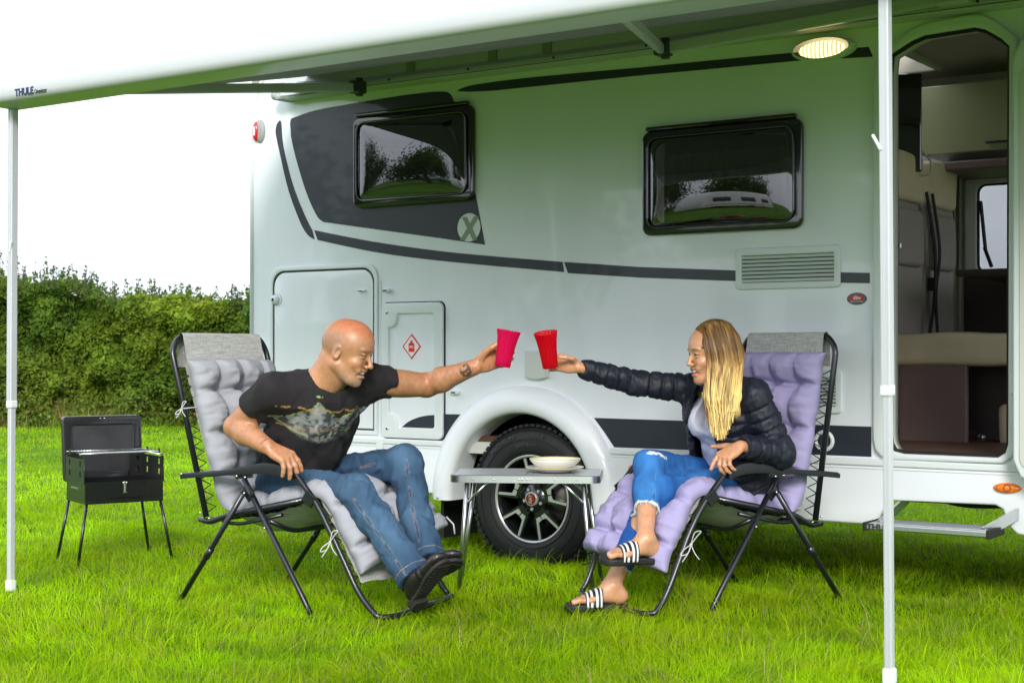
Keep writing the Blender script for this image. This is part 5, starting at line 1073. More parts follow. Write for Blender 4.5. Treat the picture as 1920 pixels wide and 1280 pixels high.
# right hand draped over the armrest front, fingers down
rd = nrm(A_(.80, -.10, -.42)); hand(F, g['rw'], rd, A_(-.25, .55, -.8), A_(.4, .75, .45), fd=nrm(A_(.55, -.22, -.80)), fn=A_(-.6, .5, -.45), curls=[(0, 22, 32), (6, 30, 42), (10, 36, 50), (12, 42, 56)], fan=(.20, .07, -.08, -.24), r=1.18, thumb=(A_(.5, .7, -.25), A_(.7, .5, -.5), A_(.6, .2, -.75)), s=1.06)
def mcol(V):
    n = len(V); c = np.tile(np.array([.45, .215, .11]), (n, 1)).astype(np.float32); f = fbm(V, 18, 3)[:, None]; c *= (.80 + .40 * f); c *= (.9 + .2 * fbm(V + 3, 70, 2))[:, None]; kn_ = np.minimum.reduce([np.linalg.norm(V - g[k_], axis=1) for k_ in ('rw', 'lw', 're', 'le')])[:, None]; c = c * (1 - .35 * np.exp(-(kn_ / .08) ** 2)) + np.array([.50, .16, .08]) * .35 * np.exp(-(kn_ / .08) ** 2); q, hm, blob = face_paint(V, HC, HB, HS, c)
    stain(c, np.clip((q[:, 2] - .055) * 22, 0, 1) * hm, (.50, .14, .06), .6); stain(c, hm * np.clip((.02 - q[:, 0]) * 30, 0, 1) * np.clip((.075 - q[:, 2]) * 30, 0, 1) * np.clip((q[:, 2] + .02) * 40, 0, 1), (.27, .16, .10), .6)
    st = hm * np.clip((-.035 - q[:, 2]) * 40, 0, 1) * np.clip((q[:, 0] - .0) * 30, 0, 1) * np.clip(((q[:, 2] + .055) ** 2 + 0 > .00008), 0, 1); stain(c, st * (.4 + .6 * (vnoise(V, 220) > .45)), (.34, .23, .17), .6)
    fd_ = seg_dist(V, [g['re'], g['rw']]); hair = (vnoise(V * np.array([1, 1, 1]), 160) > .70) * (np.minimum(fd_, seg_dist(V, [g['le'], g['lw']])) < .06); stain(c, hair, (.22, .10, .05), .35)
    tp = g['le'] + (g['lw'] - g['le']) * .80; q2 = V - tp; m_ = (np.linalg.norm(q2 + A_(0, .03, .0), axis=1) < .027) & (q2[:, 1] < 0); stain(c, m_ & (vnoise(V, 110) > .36), (.03, .035, .035), .85)
    tp = g['re'] + (g['rw'] - g['re']) * .97; da = np.abs((V - tp) @ nrm(g['rw'] - g['re'])); ln_ = (da < .0035) & (seg_dist(V, [g['re'], g['rw']]) < .05) & (vnoise(V, 90) > .42); stain(c, ln_, (.06, .04, .035), .7)
    return c
body = finish(F, 'body', skin_mat('man_skin'), man, mcol); face_parts(man, HC, HB, HS, False)
# t-shirt
F = Field((-1.2, 5.75, .5), (-.38, 6.6, 1.05), .0043)
ff0 = folds(nrm(u + ax * .5), nrm(ax - u * .5), fr, .011, 9, .3); ff1 = folds(nrm(u - ax * .6), nrm(ax + u * .6), fr, .006, 14, .25, 4); ff = lambda P: ff0(P) + ff1(P)
F.oval(g['pel'] + ax * .02, chest, (.170, .130), (.185, .128), u, .03, disp=lambda P, t: ff(P)); F.egg(chest + ax * .02, A_(.195, .12, .13), np.array([u, fr, ax]).T, .04, disp=lambda P, t: ff(P))
for k, e, t_ in (('rs', 're', .50), ('ls', 'le', .36)):
    F.cone(nb - ax * .035, g[k] - ax * .004, .072, .069, .05); tip = g[k] + (g[e] - g[k]) * (t_ + .12); F.cone(g[k], tip, .072, .072, .03, disp=folds(np.cross(nrm(g[e] - g[k]), fr), nrm(g[e] - g[k]), fr, .008, 13, .4))
    dn = nrm(g[e] - g[k]); p_ = g[k] + (g[e] - g[k]) * t_; lo = p_ - .15; hi = p_ + .15
    def sl(P, p_=p_, dn=dn): q = (P - p_.astype(np.float32)); t = q @ dn.astype(np.float32); rad = np.linalg.norm(q - t[..., None] * dn.astype(np.float32), axis=-1); return -np.maximum(t, 0) + np.maximum(rad - .095, 0) * 3
    F.put(lambda P: sl(P) if False else np.maximum(-((P - p_.astype(np.float32)) @ dn.astype(np.float32)), np.linalg.norm((P - p_.astype(np.float32)) - ((P - p_.astype(np.float32)) @ dn.astype(np.float32))[..., None] * dn.astype(np.float32), axis=-1) - .10), p_ - .14, p_ + .14, .003, 'sub')
    F.cone(p_ - dn * .03, p_ + dn * .03, .055 if k == 'rs' else .058, .066, .002, 'sub')
F.cut(g['pel'] + ax * .085, -nrm(ax + A_(0, 0, .5)), .004)
F.cone(nb - ax * .0 + fr * .012, HC + HB @ A_(.0, 0, -.06), .070, .088, .004, 'sub')
def tcol(V):
    c = np.tile(np.array([.011, .0085, .0105]), (len(V), 1)).astype(np.float32); q = V - mid; a = q @ u; b = q @ ax; f_ = q @ fr
    top = np.interp(a, [-.22, -.17, -.12, -.07, -.045, -.02, .01, .04, .075, .11, .15], [-.118, -.105, -.075, -.035, -.005, -.03, -.045, -.075, -.060, -.045, -.05]) + .006 * (vnoise(np.stack([a, a, a], 1), 90) - .5)
    bot = np.interp(a, [-.22, -.15, -.08, 0, .08, .15], [-.125, -.150, -.185, -.195, -.18, -.15]); on = (b < top) & (b > bot) & (f_ > .04)
    P2 = np.stack([a, b, 0 * a], 1); n1 = fbm(P2, 26, 3); n2 = fbm(P2 + 3, 75, 2); lit = np.clip(.62 + (n1 - .5) * 1.6 - .9 * np.clip(a - .0, 0, 1) * 3, .05, 1); g_ = (.04 + .24 * lit * (.5 + n2))[:, None] * np.array([.95, 1.0, 1.0]); fade = np.clip((b - bot) / .022, 0, 1) * (.5 + .5 * (n2 > .42))
    stain(c, on * fade, g_); c[:] = np.where((on & ((n1 < .36) | ((n2 < .40) & (a > -.01))))[:, None], np.array([.035, .04, .042]), c)
    for fn_, cl_ in ((top + .003, (.30, .38, .06)), (np.interp(a, [-.22, -.12, -.05, .02, .08, .13], [-.115, -.155, -.165, -.150, -.135, -.14]), (.34, .40, .08)), (np.interp(a, [-.15, -.05, .02, .07, .14], [-.15, -.135, -.125, -.105, -.11]), (.38, .2, .05)), (np.interp(a, [.03, .06, .09, .14], [-.04, -.028, -.038, -.032]), (.38, .2, .05))):
        stain(c, (np.abs(b - fn_) < .0028) & (f_ > .04) & (a > -.215) & (a < .135) & (n2 > .36), cl_, .8)
    stain(c, (np.abs(b - .016) < .003) & (np.abs(a + .045) < .012) & (f_ > .04) & (vnoise(P2, 160) > .4), (.3, .38, .1)); return c
F.warp(crinkle(.0055, 8, 5)); finish(F, 'tshirt', clothmat('black_tshirt', .9), man, tcol)
# jeans
F = Field((-1.2, 5.5, .05), (-.2, 6.65, .70), .0048)
F.oval(g['pel'] - ax * .03, g['pel'] + ax * .10, (.175, .125), (.165, .120), u, .04); F.cut(g['pel'] + ax * .125, ax, .003)
legs = (('rh', 'rk', 'ra'), ('lh', 'lk', 'la'))
for h, k, a in legs:
    td = nrm(g[k] - g[h]); sd = nrm(g[a] - g[k]); lat = nrm(np.cross(td, A_(0, 0, 1))); kf = folds(lat, td, np.cross(lat, td), .009, 12, .3, 3)
    F.cone(g[h], g[k], .090, .072, .03, disp=lambda P, t, kf=kf: kf(P)); F.egg(g[k], A_(.071, .071, .071), None, .025)
    kf2 = folds(nrm(lat + sd * .6), nrm(sd - lat * .6), np.cross(lat, sd), .0085, 12, .35, 8); ms = g[k] + (g[a] - g[k]) * .33; F.cone(g[k], ms, .067, .068, .02, disp=lambda P, t, kf2=kf2: kf2(P)); F.cone(ms, g[a] + sd * .03, .068, .062, .02, disp=lambda P, t, kf2=kf2: kf2(P) + .004 * np.sin(t * 22 + 5 * vnoise(P, 12)) * np.clip(t - .35, 0, 1) * 1.6)
    c_ = g[a] + sd * .005; F.cone(c_ - sd * .028, c_ + sd * .0, .063, .064, .003)
    F.put(lambda P, c_=c_, sd=sd: np.maximum(-((P - c_.astype(np.float32)) @ sd.astype(np.float32)), np.linalg.norm(P - c_.astype(np.float32), axis=-1) - .12), c_ - .13, c_ + .13, .003, 'sub')
def jw(P):
    o = 0
    for h, k, a in legs:
        back = g[k] - nrm(nrm(g[k] - g[h]) - nrm(g[a] - g[k])) * .06; o = o + bend(back, .095, 80, .010)(P) + bend(g[h] + (g[k] - g[h]) * .12, .10, 60, .009, 4)(P)
    return o
F.warp(jw); F.warp(crinkle(.0055, 13, 2))
def denim(base, wash, seams, hems, wj):
    def fn(V):
        c = np.tile(np.array(base), (len(V), 1)).astype(np.float32); f = fbm(V, 9, 3); 
        for p, r_ in wj: stain(c, np.exp(-(np.linalg.norm(V - p, axis=1) / r_) ** 2) * (.4 + .9 * f), wash, .75)
        c *= (.74 + .52 * fbm(V * np.array([1, 1, .4]), 30, 2))[:, None]
        for pts, sc in seams:
            d = seg_dist(V, pts); stain(c, (d < .0035), np.array(base) * .5, .6); stain(c, (np.abs(d - .0062) < .0014), sc, .28)
        for p, n_ in hems: d = (V - p) @ nrm(n_); stain(c, (np.abs(d) < .002) & (np.linalg.norm(V - p, axis=1) < .09), (.25, .2, .12), .6)
        return c
    return fn
camside = A_(-.1, -1, .05)
def seamline(pts, off, rad):
    o = [];
    for p, r_ in zip(pts, rad): o.append(p + nrm(off) * r_)
    return o
sR = seamline([g['rh'], g['rh'] * .5 + g['rk'] * .5, g['rk'], g['rk'] * .5 + g['ra'] * .5, g['ra']], A_(-.25, -.9, .05), [.09, .078, .07, .068, .062]); sL = seamline([g['lk'] * .5 + g['lh'] * .5, g['lk'] + A_(.02, 0, .01), g['lk'] * .5 + g['la'] * .5, g['la']], A_(-.1, -.95, .25), [.078, .07, .068, .062])
tR = nrm(g['rk'] - g['rh']); kx = g['rk'] + A_(-.02, -.07, 0)
ring = lambda p, d, r_: [p + r_ * (math.cos(a) * cross_fr(d)[0] + math.sin(a) * cross_fr(d)[1]) for a in np.linspace(0, 6.29, 26)]
st_ = (.30, .25, .17)
seams = [(sR, st_), (sL, (.36, .20, .08))]
finish(F, 'jeans', clothmat('mans_denim', .85, (500, .3, .0008)), man, denim((.014, .045, .095), (.06, .13, .215), seams, [(g['ra'] + nrm(g['ra'] - g['rk']) * -.022, g['ra'] - g['rk']), (g['la'] - nrm(g['la'] - g['lk']) * .022, g['la'] - g['lk'])], [((g['rh'] + g['rk']) / 2 + A_(0, -.03, .06), .14), (g['rk'] + A_(0, -.03, .03), .09), (g['lk'] + A_(0, -.04, .04), .10), ((g['rk'] + g['ra']) / 2 + A_(.0, -.06, .02), .13), ((g['lk'] + g['la']) / 2 + A_(0, -.06, 0), .12)]))
# boots
m_boot = clothmat('boot_leather', .42, (60, .3, .001), coat=.25); m_sole = mat('boot_sole', (.014, .012, .011), .75, bump=(70, .5, .003), var=.3, vscale=18)
def boot(name, ank, shin, fdir, heel_px):
    sd = nrm(shin); f = nrm(fdir); dn = nrm(sd - f * (sd @ f)); l = np.cross(f, dn); heel = ank + dn * .068 - f * .045
    F = Field(np.minimum(ank, ank + f * .25) - .16, np.maximum(ank, ank + f * .25) + .16, .0045)
    F.cone(ank - sd * .09, ank + dn * .012, .052, .048, .03); F.egg(heel + f * .012 - dn * .028, A_(.050, .038, .040), np.array([f, l, dn]).T, .02)
    F.oval(heel + f * .05 - dn * .04, heel + f * .155 - dn * .022, (.036, .045), (.048, .030), l, .03); F.egg(heel + f * .195 - dn * .022, A_(.055, .045, .026), np.array([f, l, dn]).T, .025)
    F.cut(heel + dn * .004, dn, .004)
    F.warp(lambda P: .0022 * np.sin((P @ f.astype(np.float32)) * 170 + 5 * vnoise(P, 15)) * np.exp(-(((P - (heel + f * .13).astype(np.float32)) @ f.astype(np.float32)) / .04) ** 2))
    def bc_(V): c = np.tile(np.array([.010, .007, .009]), (len(V), 1)).astype(np.float32); gx = (np.abs((V - ank) @ f) < .02) & ((V - ank) @ dn < .03); stain(c, gx, (.008, .008, .01), .8); stain(c, fbm(V, 30, 2) > .62, (.05, .04, .04), .3); return c
    o = finish(F, name, m_boot, man, bc_)
    ol = [(-.048, 0), (-.042, .024), (-.02, .036), (.03, .033), (.08, .036), (.13, .048), (.17, .050), (.21, .043), (.238, .025), (.247, 0)]; ol = ol + [(a, -b) for a, b in ol[-2:0:-1]]
    ol = [(a, b) for a, _, b in smooth_path([(a, 0, b) for a, b in ol + ol[:1]], 3)[:-1]]; Bm = np.array([f, l, dn]).T
    so_ = plate('sole', ol, 0, .014, m_sole, bevel=.003, to3=lambda V: heel + (np.stack([V[:, 0], V[:, 2], V[:, 1]], 1)) @ Bm.T); world_child(so_, man) if False else None
    so_.parent = o; so_.matrix_parent_inverse = o.matrix_parent_inverse.copy() if False else Matrix.Identity(4); so_.matrix_parent_inverse = (man.matrix_world @ o.matrix_parent_inverse).inverted() if False else Matrix.Identity(4)
    hb = MB(); q = [p for p in ol if p[0] < .03]; n = len(q); V = [heel + Bm @ A_(a * .97, b * .95, .012) for a, b in q] + [heel + Bm @ A_(a * .95, b * .93, .032) for a, b in q]
    hb.add(V, [tuple(range(n)), tuple(range(n, 2 * n))[::-1]] + [(i, (i + 1) % n, n + (i + 1) % n, n + i) for i in range(n)])
    for i in range(9):
        t = .055 + i * .02; hb.box(heel + Bm @ A_(t, 0, .0155), (.008, .07 - .0025 * abs(i - 4), .004), Bm)
    h = hb.build('heel_block', m_sole); h.parent = o
    return o
boot('boot', g['ra'], g['ra'] - g['rk'], A_(.40, -.50, .60), None); boot('boot', g['la'], g['la'] - g['lk'], A_(.48, -.52, .36), None)
# ---------------------------------------------------------------- the woman
h_ = dict(pel=A_(.945, 6.392, .465), lh=A_(.985, 6.315, .47), rh=A_(.885, 6.46, .49), lk=W3(1238, 918, 6.09), rk=W3(1216, 872, 6.13), la=W3(1146, 1096, 5.99), ra=W3(1210, 1008, 5.90),
    ls=W3(1412, 742, 6.12), rs=W3(1305, 730, 6.37), le=W3(1462, 850, 6.13), lw=W3(1388, 836, 5.985), re=W3(1190, 718, 6.36), rw=W3(1084, 688, 6.30))
g2 = h_; mid2 = (g2['rs'] + g2['ls']) / 2; ax2 = nrm(mid2 - g2['pel']); u2 = nrm(g2['ls'] - g2['rs']); u2 = nrm(u2 - ax2 * (u2 @ ax2)); fr2 = np.cross(ax2, u2)
if fr2[1] > 0: fr2 = -fr2
wom = empty('person', tuple(g2['pel'] * A_(1, 1, 0)), 0, 'woman with long blonde hair in a navy padded jacket, white top and ripped blue jeans', 'person')
WC = W3(1335, 666, 6.11); WB = basis((-.95, -.27, -.12), (0, 0, 1)); WS = .98
F = Field((.08, 5.6, .0), (1.3, 6.66, 1.2), .0042)
ch2 = mid2 - ax2 * .10; nb2 = mid2 + ax2 * .045
F.oval(g2['pel'], ch2, (.11, .085), (.13, .085), u2, .02)
for k in ('rs', 'ls'): F.cone(nb2 - ax2 * .02, g2[k], .045, .045, .035)
F.cone(nb2 - ax2 * .03, WC + WB @ A_(-.02, 0, -.05), .052, .048, .025)
for a, b, c in (('rs', 're', 'rw'), ('ls', 'le', 'lw')): F.cone(g2[a], g2[b], .045, .036, .02); F.cone(g2[b], g2[c], .036, .0235, .02)
F.cone(g2['lh'], g2['lk'], .07, .045, .02); F.cone(g2['rh'], g2['rk'], .07, .045, .02)
head_shape(F, WC, WB, WS, True)
cupw_c = W3(1032, 689, 6.275); cupw_ax = nrm(W3(1022.5, 621, 6.245) - cupw_c)
hand(F, g2['rw'], A_(-.86, .20, .22), A_(-.3, -.9, 0), A_(.2, 0, 1), fd=A_(-.78, .60, .0), fn=A_(-.6, -.78, -.05), curls=[(22, 66, 98), (22, 66, 98), (26, 70, 102), (30, 76, 108)], thumb=(A_(-.35, -.85, .40), A_(-.85, -.5, .15), A_(-.98, -.05, .05)), s=.95, r=.95)
ld = nrm(A_(-.72, -.18, -.42)); hand(F, g2['lw'], ld, A_(.25, .45, -.8), A_(-.5, .8, .4), fd=nrm(A_(-.40, -.25, -.85)), fn=A_(.75, .35, -.45), curls=[(-6, 4, 8), (12, 52, 78), (18, 60, 86), (24, 66, 92)], fan=(.14, .03, -.08, -.2), thumb=(A_(-.7, .6, .1), A_(-.85, .5, -.05), A_(-.95, .25, -.05)), s=.96, r=1.08)
def foot(ank, knee, f, dn_hint, s=.93):
    sd = nrm(ank - knee); f = nrm(f); dn = nrm(A_(*dn_hint) - f * np.dot(A_(*dn_hint), f)); l = np.cross(f, dn); Bm = np.array([f, l, dn]).T; G = lambda x, y, z: ank + Bm @ (A_(x, y, z) * s)
    F.cone(knee, knee + (ank - knee) * .3, .048, .050, .02); F.cone(knee + (ank - knee) * .3, knee + (ank - knee) * .8, .050, .034, .02); F.cone(knee + (ank - knee) * .78, ank, .034, .034, .01)
    for y in (-1, 1): F.egg(G(0, y * .030, 0), A_(.013, .010, .014), Bm, .008)
    F.egg(G(-.040, 0, .045), A_(.032, .029, .030), Bm, .02); F.cone(G(-.02, 0, .015), G(-.042, 0, .05), .030, .026, .02)
    F.oval(G(-.02, 0, .045), G(.115, 0, .062), (.030, .030), (.042, .013), l, .02); F.oval(G(0, 0, .01), G(.11, .006, .055), (.026, .03), (.034, .014), l, .025)
    for i, (y, L_, r_) in enumerate(((.026, .060, .0125), (.008, .058, .0088), (-.007, .052, .0083), (-.020, .045, .0080), (-.032, .036, .0078))):
        b = G(.118 - abs(i - 1) * .004, y, .064); m1 = G(.118 + L_ * .55, y * 1.05, .060); F.cone(b, m1, r_ * s, r_ * .95 * s, .004); F.cone(m1, G(.118 + L_, y * 1.05, .068), r_ * .98 * s, r_ * .9 * s, .003)
    return G, Bm, f, l, dn
# near (left) foot flat on the grass, far (right) foot hanging from the crossed leg
lfG = foot(g2['la'], g2['lk'], A_(-.93, -.30, .03), (.05, 0, -1)); rfG = foot(g2['ra'], g2['rk'], A_(-.86, -.42, .02), (-.04, .12, -1))
def wcol(V):
    c = np.tile(np.array([.56, .28, .155]), (len(V), 1)).astype(np.float32); c *= (.92 + .16 * fbm(V, 18, 3))[:, None]; face_paint(V, WC, WB, WS, c, True)
    for a in ('lw', 'rw'): stain(c, np.exp(-(np.linalg.norm(V - g2[a], axis=1) / .14) ** 2), (.60, .28, .15), .5)
    for G, *_ in (lfG, rfG):
        for i, (y, L_) in enumerate(((.026, .060), (.008, .058), (-.007, .052), (-.020, .045), (-.032, .036))): stain(c, np.linalg.norm(V - G(.118 + L_ * .98, y * 1.05, .060), axis=1) < .0065, (.75, .42, .38), .9)
    return c
finish(F, 'body', skin_mat('womans_skin'), wom, wcol); face_parts(wom, WC, WB, WS, True)
# sandals: sole and striped strap
m_sand = mat('black_foam_sole', (.014, .013, .014), .55, bump=(80, .3, .001)); m_strap = mat('sandal_strap', (.02, .02, .02), .4, attr='Col')
for G, Bm, f, l, dn in (lfG, rfG):
    ol = [(-.075, 0), (-.068, .024), (-.045, .036), (.0, .033), (.06, .037), (.11, .049), (.15, .051), (.18, .043), (.197, .02), (.2, 0)]; ol = ol + [(a, -b) for a, b in ol[-2:0:-1]]; ol = [(a, b) for a, _, b in smooth_path([(a, 0, b) for a, b in ol + ol[:1]], 3)[:-1]]
    org = G(0, 0, 0)
    so_ = plate('sandal', ol, .074, .100, m_sand, bevel=.005, to3=lambda V: org + (np.stack([V[:, 0] * .96, V[:, 2], V[:, 1] - .004 * np.sin(V[:, 0] * 12)], 1)) @ Bm.T); so_['tmp'] = 1; world_child(so_, wom)
    n1, n2 = 40, 24; uu, vv = np.meshgrid(np.linspace(0, 1, n1), np.linspace(0, 1, n2), indexing='ij'); an = math.pi * (uu * 1.16 - .08)
    X_ = .045 + .075 * vv + .010 * np.cos(an); hy_ = (.055 - .003 * vv) * np.cos(an); hz = .084 - (.078 - .026 * vv) * np.sin(np.clip(an, 0, math.pi)) ** .7 
    V = org + np.stack([X_.ravel(), hy_.ravel(), hz.ravel()], 1) * .95 @ Bm.T; ii = np.arange((n1 - 1) * n2).reshape(n1 - 1, n2)[:, :-1].ravel()
    c = np.tile([.018, .018, .02], (n1 * n2, 1)); sv = vv.ravel(); c[(np.abs((sv * 3.55 + .22) % 1 - .5) < .24) & (sv > .06) & (sv < .94)] = (.72, .72, .72)
    st = link('strap', np_mesh('strap', V, np.stack([ii, ii + n2, ii + n2 + 1, ii + 1], 1), True, c), m_strap); mo = st.modifiers.new('t', 'SOLIDIFY'); mo.thickness = .004; mo.offset = 0; st.parent = so_
# white top
F = Field((.7, 5.85, .45), (1.15, 6.6, .95), .005)
f3 = folds(ax2, u2, fr2, .0035, 16, .3, 5)
F.oval(g2['pel'] + fr2 * .005, ch2 + fr2 * .025, (.130, .108), (.135, .105), u2, .03, disp=lambda P, t: f3(P) * 1.2, mid=(.118, .095))
for s in (-1, 1): F.egg(ch2 + fr2 * .085 + u2 * .058 * s - ax2 * .012, A_(.066, .066, .066), np.array([u2, fr2, ax2]).T, .035)
F.oval(ch2, mid2 - ax2 * .02, (.125, .095), (.10, .07), u2, .03); F.cut(g2['pel'] + ax2 * .045 - fr2 * .02, -ax2 - fr2 * .25, .003)
F.cone(mid2 + fr2 * .04 - ax2 * .03, mid2 + fr2 * .17 - ax2 * .085, .058, .050, .006, 'sub')
F.warp(crinkle(.003, 14, 3)); finish(F, 'white_top', clothmat('white_jersey', .85), wom, lambda V: np.tile(np.array([.60, .60, .74]), (len(V), 1)) * (.97 + .06 * fbm(V, 20, 2))[:, None])
# padded jacket
F = Field((.2, 5.85, .38), (1.3, 6.68, 1.0), .0048)
def puff(n, amp, ph=0):
    def fn(P, t): s_ = t * n + ph + .5 * (vnoise(P, 9) - .5) + .12 * (vnoise(P, 30) - .5); return amp * np.exp(-(np.sin(math.pi * s_) / .30) ** 2) - amp * .25 + .006 * (fbm(P, 34, 2) - .5)
    return fn
pt_ = puff(8.5, .009)
F.oval(g2['pel'] + ax2 * .02 + fr2 * .01, ch2 + fr2 * .022, (.178, .140), (.172, .145), u2, .03, disp=pt_); F.egg(ch2 + ax2 * .03 + fr2 * .012, A_(.170, .135, .11), np.array([u2, fr2, ax2]).T, .04, disp=lambda P, t: pt_(P, (P - g2['pel'].astype(np.float32)) @ ax2.astype(np.float32) / .34))
for k in ('rs', 'ls'): F.cone(nb2 - ax2 * .03, g2[k], .068, .066, .04)
F.oval(g2['pel'] + ax2 * .05 + u2 * .06, g2['pel'] - ax2 * .045 + u2 * .09 - fr2 * .03, (.12, .12), (.13, .10), fr2, .03, disp=puff(2.5, .008))
inner_ = np.float32
F.oval(g2['pel'] - ax2 * .15 + fr2 * .01, ch2 + ax2 * .02 + fr2 * .024, (.143, .117), (.146, .121), u2, .006, 'sub')   # hollow
def openf(P):
    q = P - mid2.astype(np.float32); a = q @ u2.astype(np.float32); f_ = q @ fr2.astype(np.float32); b = q @ ax2.astype(np.float32); c_ = -.012 + .0 * b; w_ = .074 + .06 * np.clip(-b - .02, 0, .5) ; return np.maximum(np.abs(a - c_) - w_, -(f_ - .02))
F.put(openf, mid2 - .5, mid2 + .3, .006, 'sub')
# sleeves after the opening so that the near arm can lie across it
F.cone(g2['rs'], g2['re'], .060, .053, .03, disp=puff(5, .008)); F.cone(g2['re'], g2['rw'] - nrm(g2['rw'] - g2['re']) * .0, .053, .040, .012, disp=puff(5, .0065, .3))
F.cone(g2['ls'] + A_(0, 0, .0), g2['le'], .066, .062, .03, disp=puff(5, .009)); F.egg(g2['le'], A_(.062, .062, .058), None, .02); F.cone(g2['le'], g2['lw'], .060, .042, .012, disp=puff(4, .008, .2))
for e, w_ in (('re', 'rw'), ('le', 'lw')):
    dn = nrm(g2[w_] - g2[e]); p_ = g2[w_] - dn * .012
    F.put(lambda P, p_=p_, dn=dn: np.maximum(-((P - p_.astype(np.float32)) @ dn.astype(np.float32)), np.linalg.norm(P - p_.astype(np.float32), axis=-1) - .075), p_ - .08, p_ + .08, .003, 'sub'); F.cone(p_ - dn * .03, p_ + dn * .03, .030, .033, .002, 'sub')
# standing collar
for a in np.linspace(20, 340, 26):
    r0 = .072; dd = fr2 * math.cos(R(a)) + u2 * math.sin(R(a)); c0 = nb2 + dd * r0 - ax2 * .03 + fr2 * .01; c1_ = nb2 + dd * r0 * .98 + ax2 * (.02 if a > 60 and a < 300 else .0) + fr2 * .012; F.cone(c0, c1_, .014, .012, .008)
F.cone(nb2 - ax2 * .05, nb2 + ax2 * .1, .055, .058, .004, 'sub')
def jcol(V): c = np.tile(np.array([.0075, .0095, .021]), (len(V), 1)).astype(np.float32); q = V - mid2; inn_ = (np.hypot((q @ u2) / .15, (q @ fr2) / .12) < .98) & ((q @ ax2) < 0); c[inn_] = (.006, .006, .008); return c * (.85 + .3 * fbm(V, 25, 2))[:, None]
F.warp(crinkle(.004, 22, 1)); finish(F, 'padded_jacket', clothmat('navy_nylon', .58, (120, .25, .001), .1, 30, spec=.45), wom, jcol)
zp = MB(); pz = []
for b in np.linspace(-.02, -.33, 14): pz.append(mid2 + ax2 * b + u2 * (.066 + .06 * max(0, -b - .02)) + fr2 * (.150 - .25 * max(0, -.05 - b) * .1))
zp.tube(smooth_path(pz, 3), .0035, 5); world_child(zp.build('zip', m_bolt), wom)
# jeans, torn at the hem and knee
F = Field((.3, 5.75, .16), (1.2, 6.65, .68), .0048)
F.oval(g2['pel'] - ax2 * .03, g2['pel'] + ax2 * .07, (.150, .115), (.132, .105), u2, .04); F.cut(g2['pel'] + ax2 * .09, ax2, .003)
for h, k, a, e in (('lh', 'lk', 'la', .80), ('rh', 'rk', 'ra', .62)):
    td = nrm(g2[k] - g2[h]); lat = nrm(np.cross(td, A_(0, 0, 1))); kf = folds(lat, td, np.cross(lat, td), .005, 13, .3, 3); F.cone(g2[h], g2[k], .085, .062, .03, disp=lambda P, t, kf=kf: kf(P)); F.egg(g2[k], A_(.063, .063, .062), None, .02)
    sd = g2[a] - g2[k]; F.cone(g2[k], g2[k] + sd * .35, .058, .058, .02); F.cone(g2[k] + sd * .35, g2[k] + sd * (e + .05), .058, .045, .02); c_ = g2[k] + sd * e; sd = nrm(sd)
    F.put(lambda P, c_=c_, sd=sd: np.maximum(-((P - c_.astype(np.float32)) @ sd.astype(np.float32)) + .006 * np.sin(np.arctan2((P - c_.astype(np.float32))[..., 1], (P - c_.astype(np.float32))[..., 0]) * 5), np.linalg.norm(P - c_.astype(np.float32), axis=-1) - .1), c_ - .1, c_ + .1, .002, 'sub'); F.cone(c_ - sd * .03, c_ + sd * .03, .042, .046, .002, 'sub')
F.warp(crinkle(.0035, 14, 8)); F.warp(lambda P: bend(g2['rk'] + A_(.07, .02, -.04), .08, 80, .005)(P) + bend(g2['lh'] + A_(-.03, -.05, .05), .10, 60, .0045, 5)(P))
sl1 = seamline([g2['lh'], (g2['lh'] + g2['lk']) / 2, g2['lk']], A_(.1, -.9, -.35), [.085, .072, .062]); sl2 = seamline([g2['rk'], (g2['rk'] + g2['ra']) / 2, g2['ra']], A_(.35, -.9, .05), [.062, .057, .048])
wd_ = denim((.003, .065, .27), (.04, .21, .52), [(sl1, (.12, .28, .5)), (sl2, (.12, .28, .5))], [], [((g2['lh'] + g2['lk']) / 2 + A_(0, -.05, .05), .13), (g2['rk'] + A_(0, -.05, .03), .08), ((g2['rk'] + g2['ra']) / 2 + A_(0, -.05, .05), .09)])
hemr = g2['rk'] + (g2['ra'] - g2['rk']) * .62; heml = g2['lk'] + (g2['la'] - g2['lk']) * .80
def wj_(V):
    c = wd_(V); d = nrm(g2['ra'] - g2['rk']); t = (V - hemr) @ d; near = np.linalg.norm(V - hemr, axis=1) < .09; stain(c, near & (t > -.004 - .014 * vnoise(V, 70)), (.72, .72, .72), .95)
    rp = g2['rk'] + nrm(A_(.55, -.45, .7)) * .062; q = (V - rp); m_ = (np.abs(q @ nrm(A_(.6, .3, -.2))) < .05) & (np.abs(q @ nrm(A_(.1, -.6, -.6))) < .010) & (np.linalg.norm(q, axis=1) < .05); stain(c, m_ & (vnoise(V, 120) > .35), (.75, .75, .74), .9); return c
finish(F, 'ripped_jeans', clothmat('bright_blue_denim', .85, (500, .3, .0008)), wom, wj_)
fz = MB(); d = nrm(g2['ra'] - g2['rk']); u_, v_ = cross_fr(d)
for i in range(90):
    a = rng.uniform(0, 6.28); p = hemr + d * rng.uniform(-.012, 0) + .0475 * (math.cos(a) * u_ + math.sin(a) * v_); L_ = rng.uniform(.006, .022); o1 = (math.cos(a) * u_ + math.sin(a) * v_) * rng.uniform(-.004, .008); lt_ = np.cross(d, math.cos(a) * u_ + math.sin(a) * v_) * rng.uniform(-.01, .01)
    fz.tube([p, p + d * L_ * .5 + o1 * .5 + lt_ * .3, p + d * L_ + o1 + lt_], [.0012, .0010, .0005], 3)
d = nrm(g2['la'] - g2['lk']); u_, v_ = cross_fr(d)
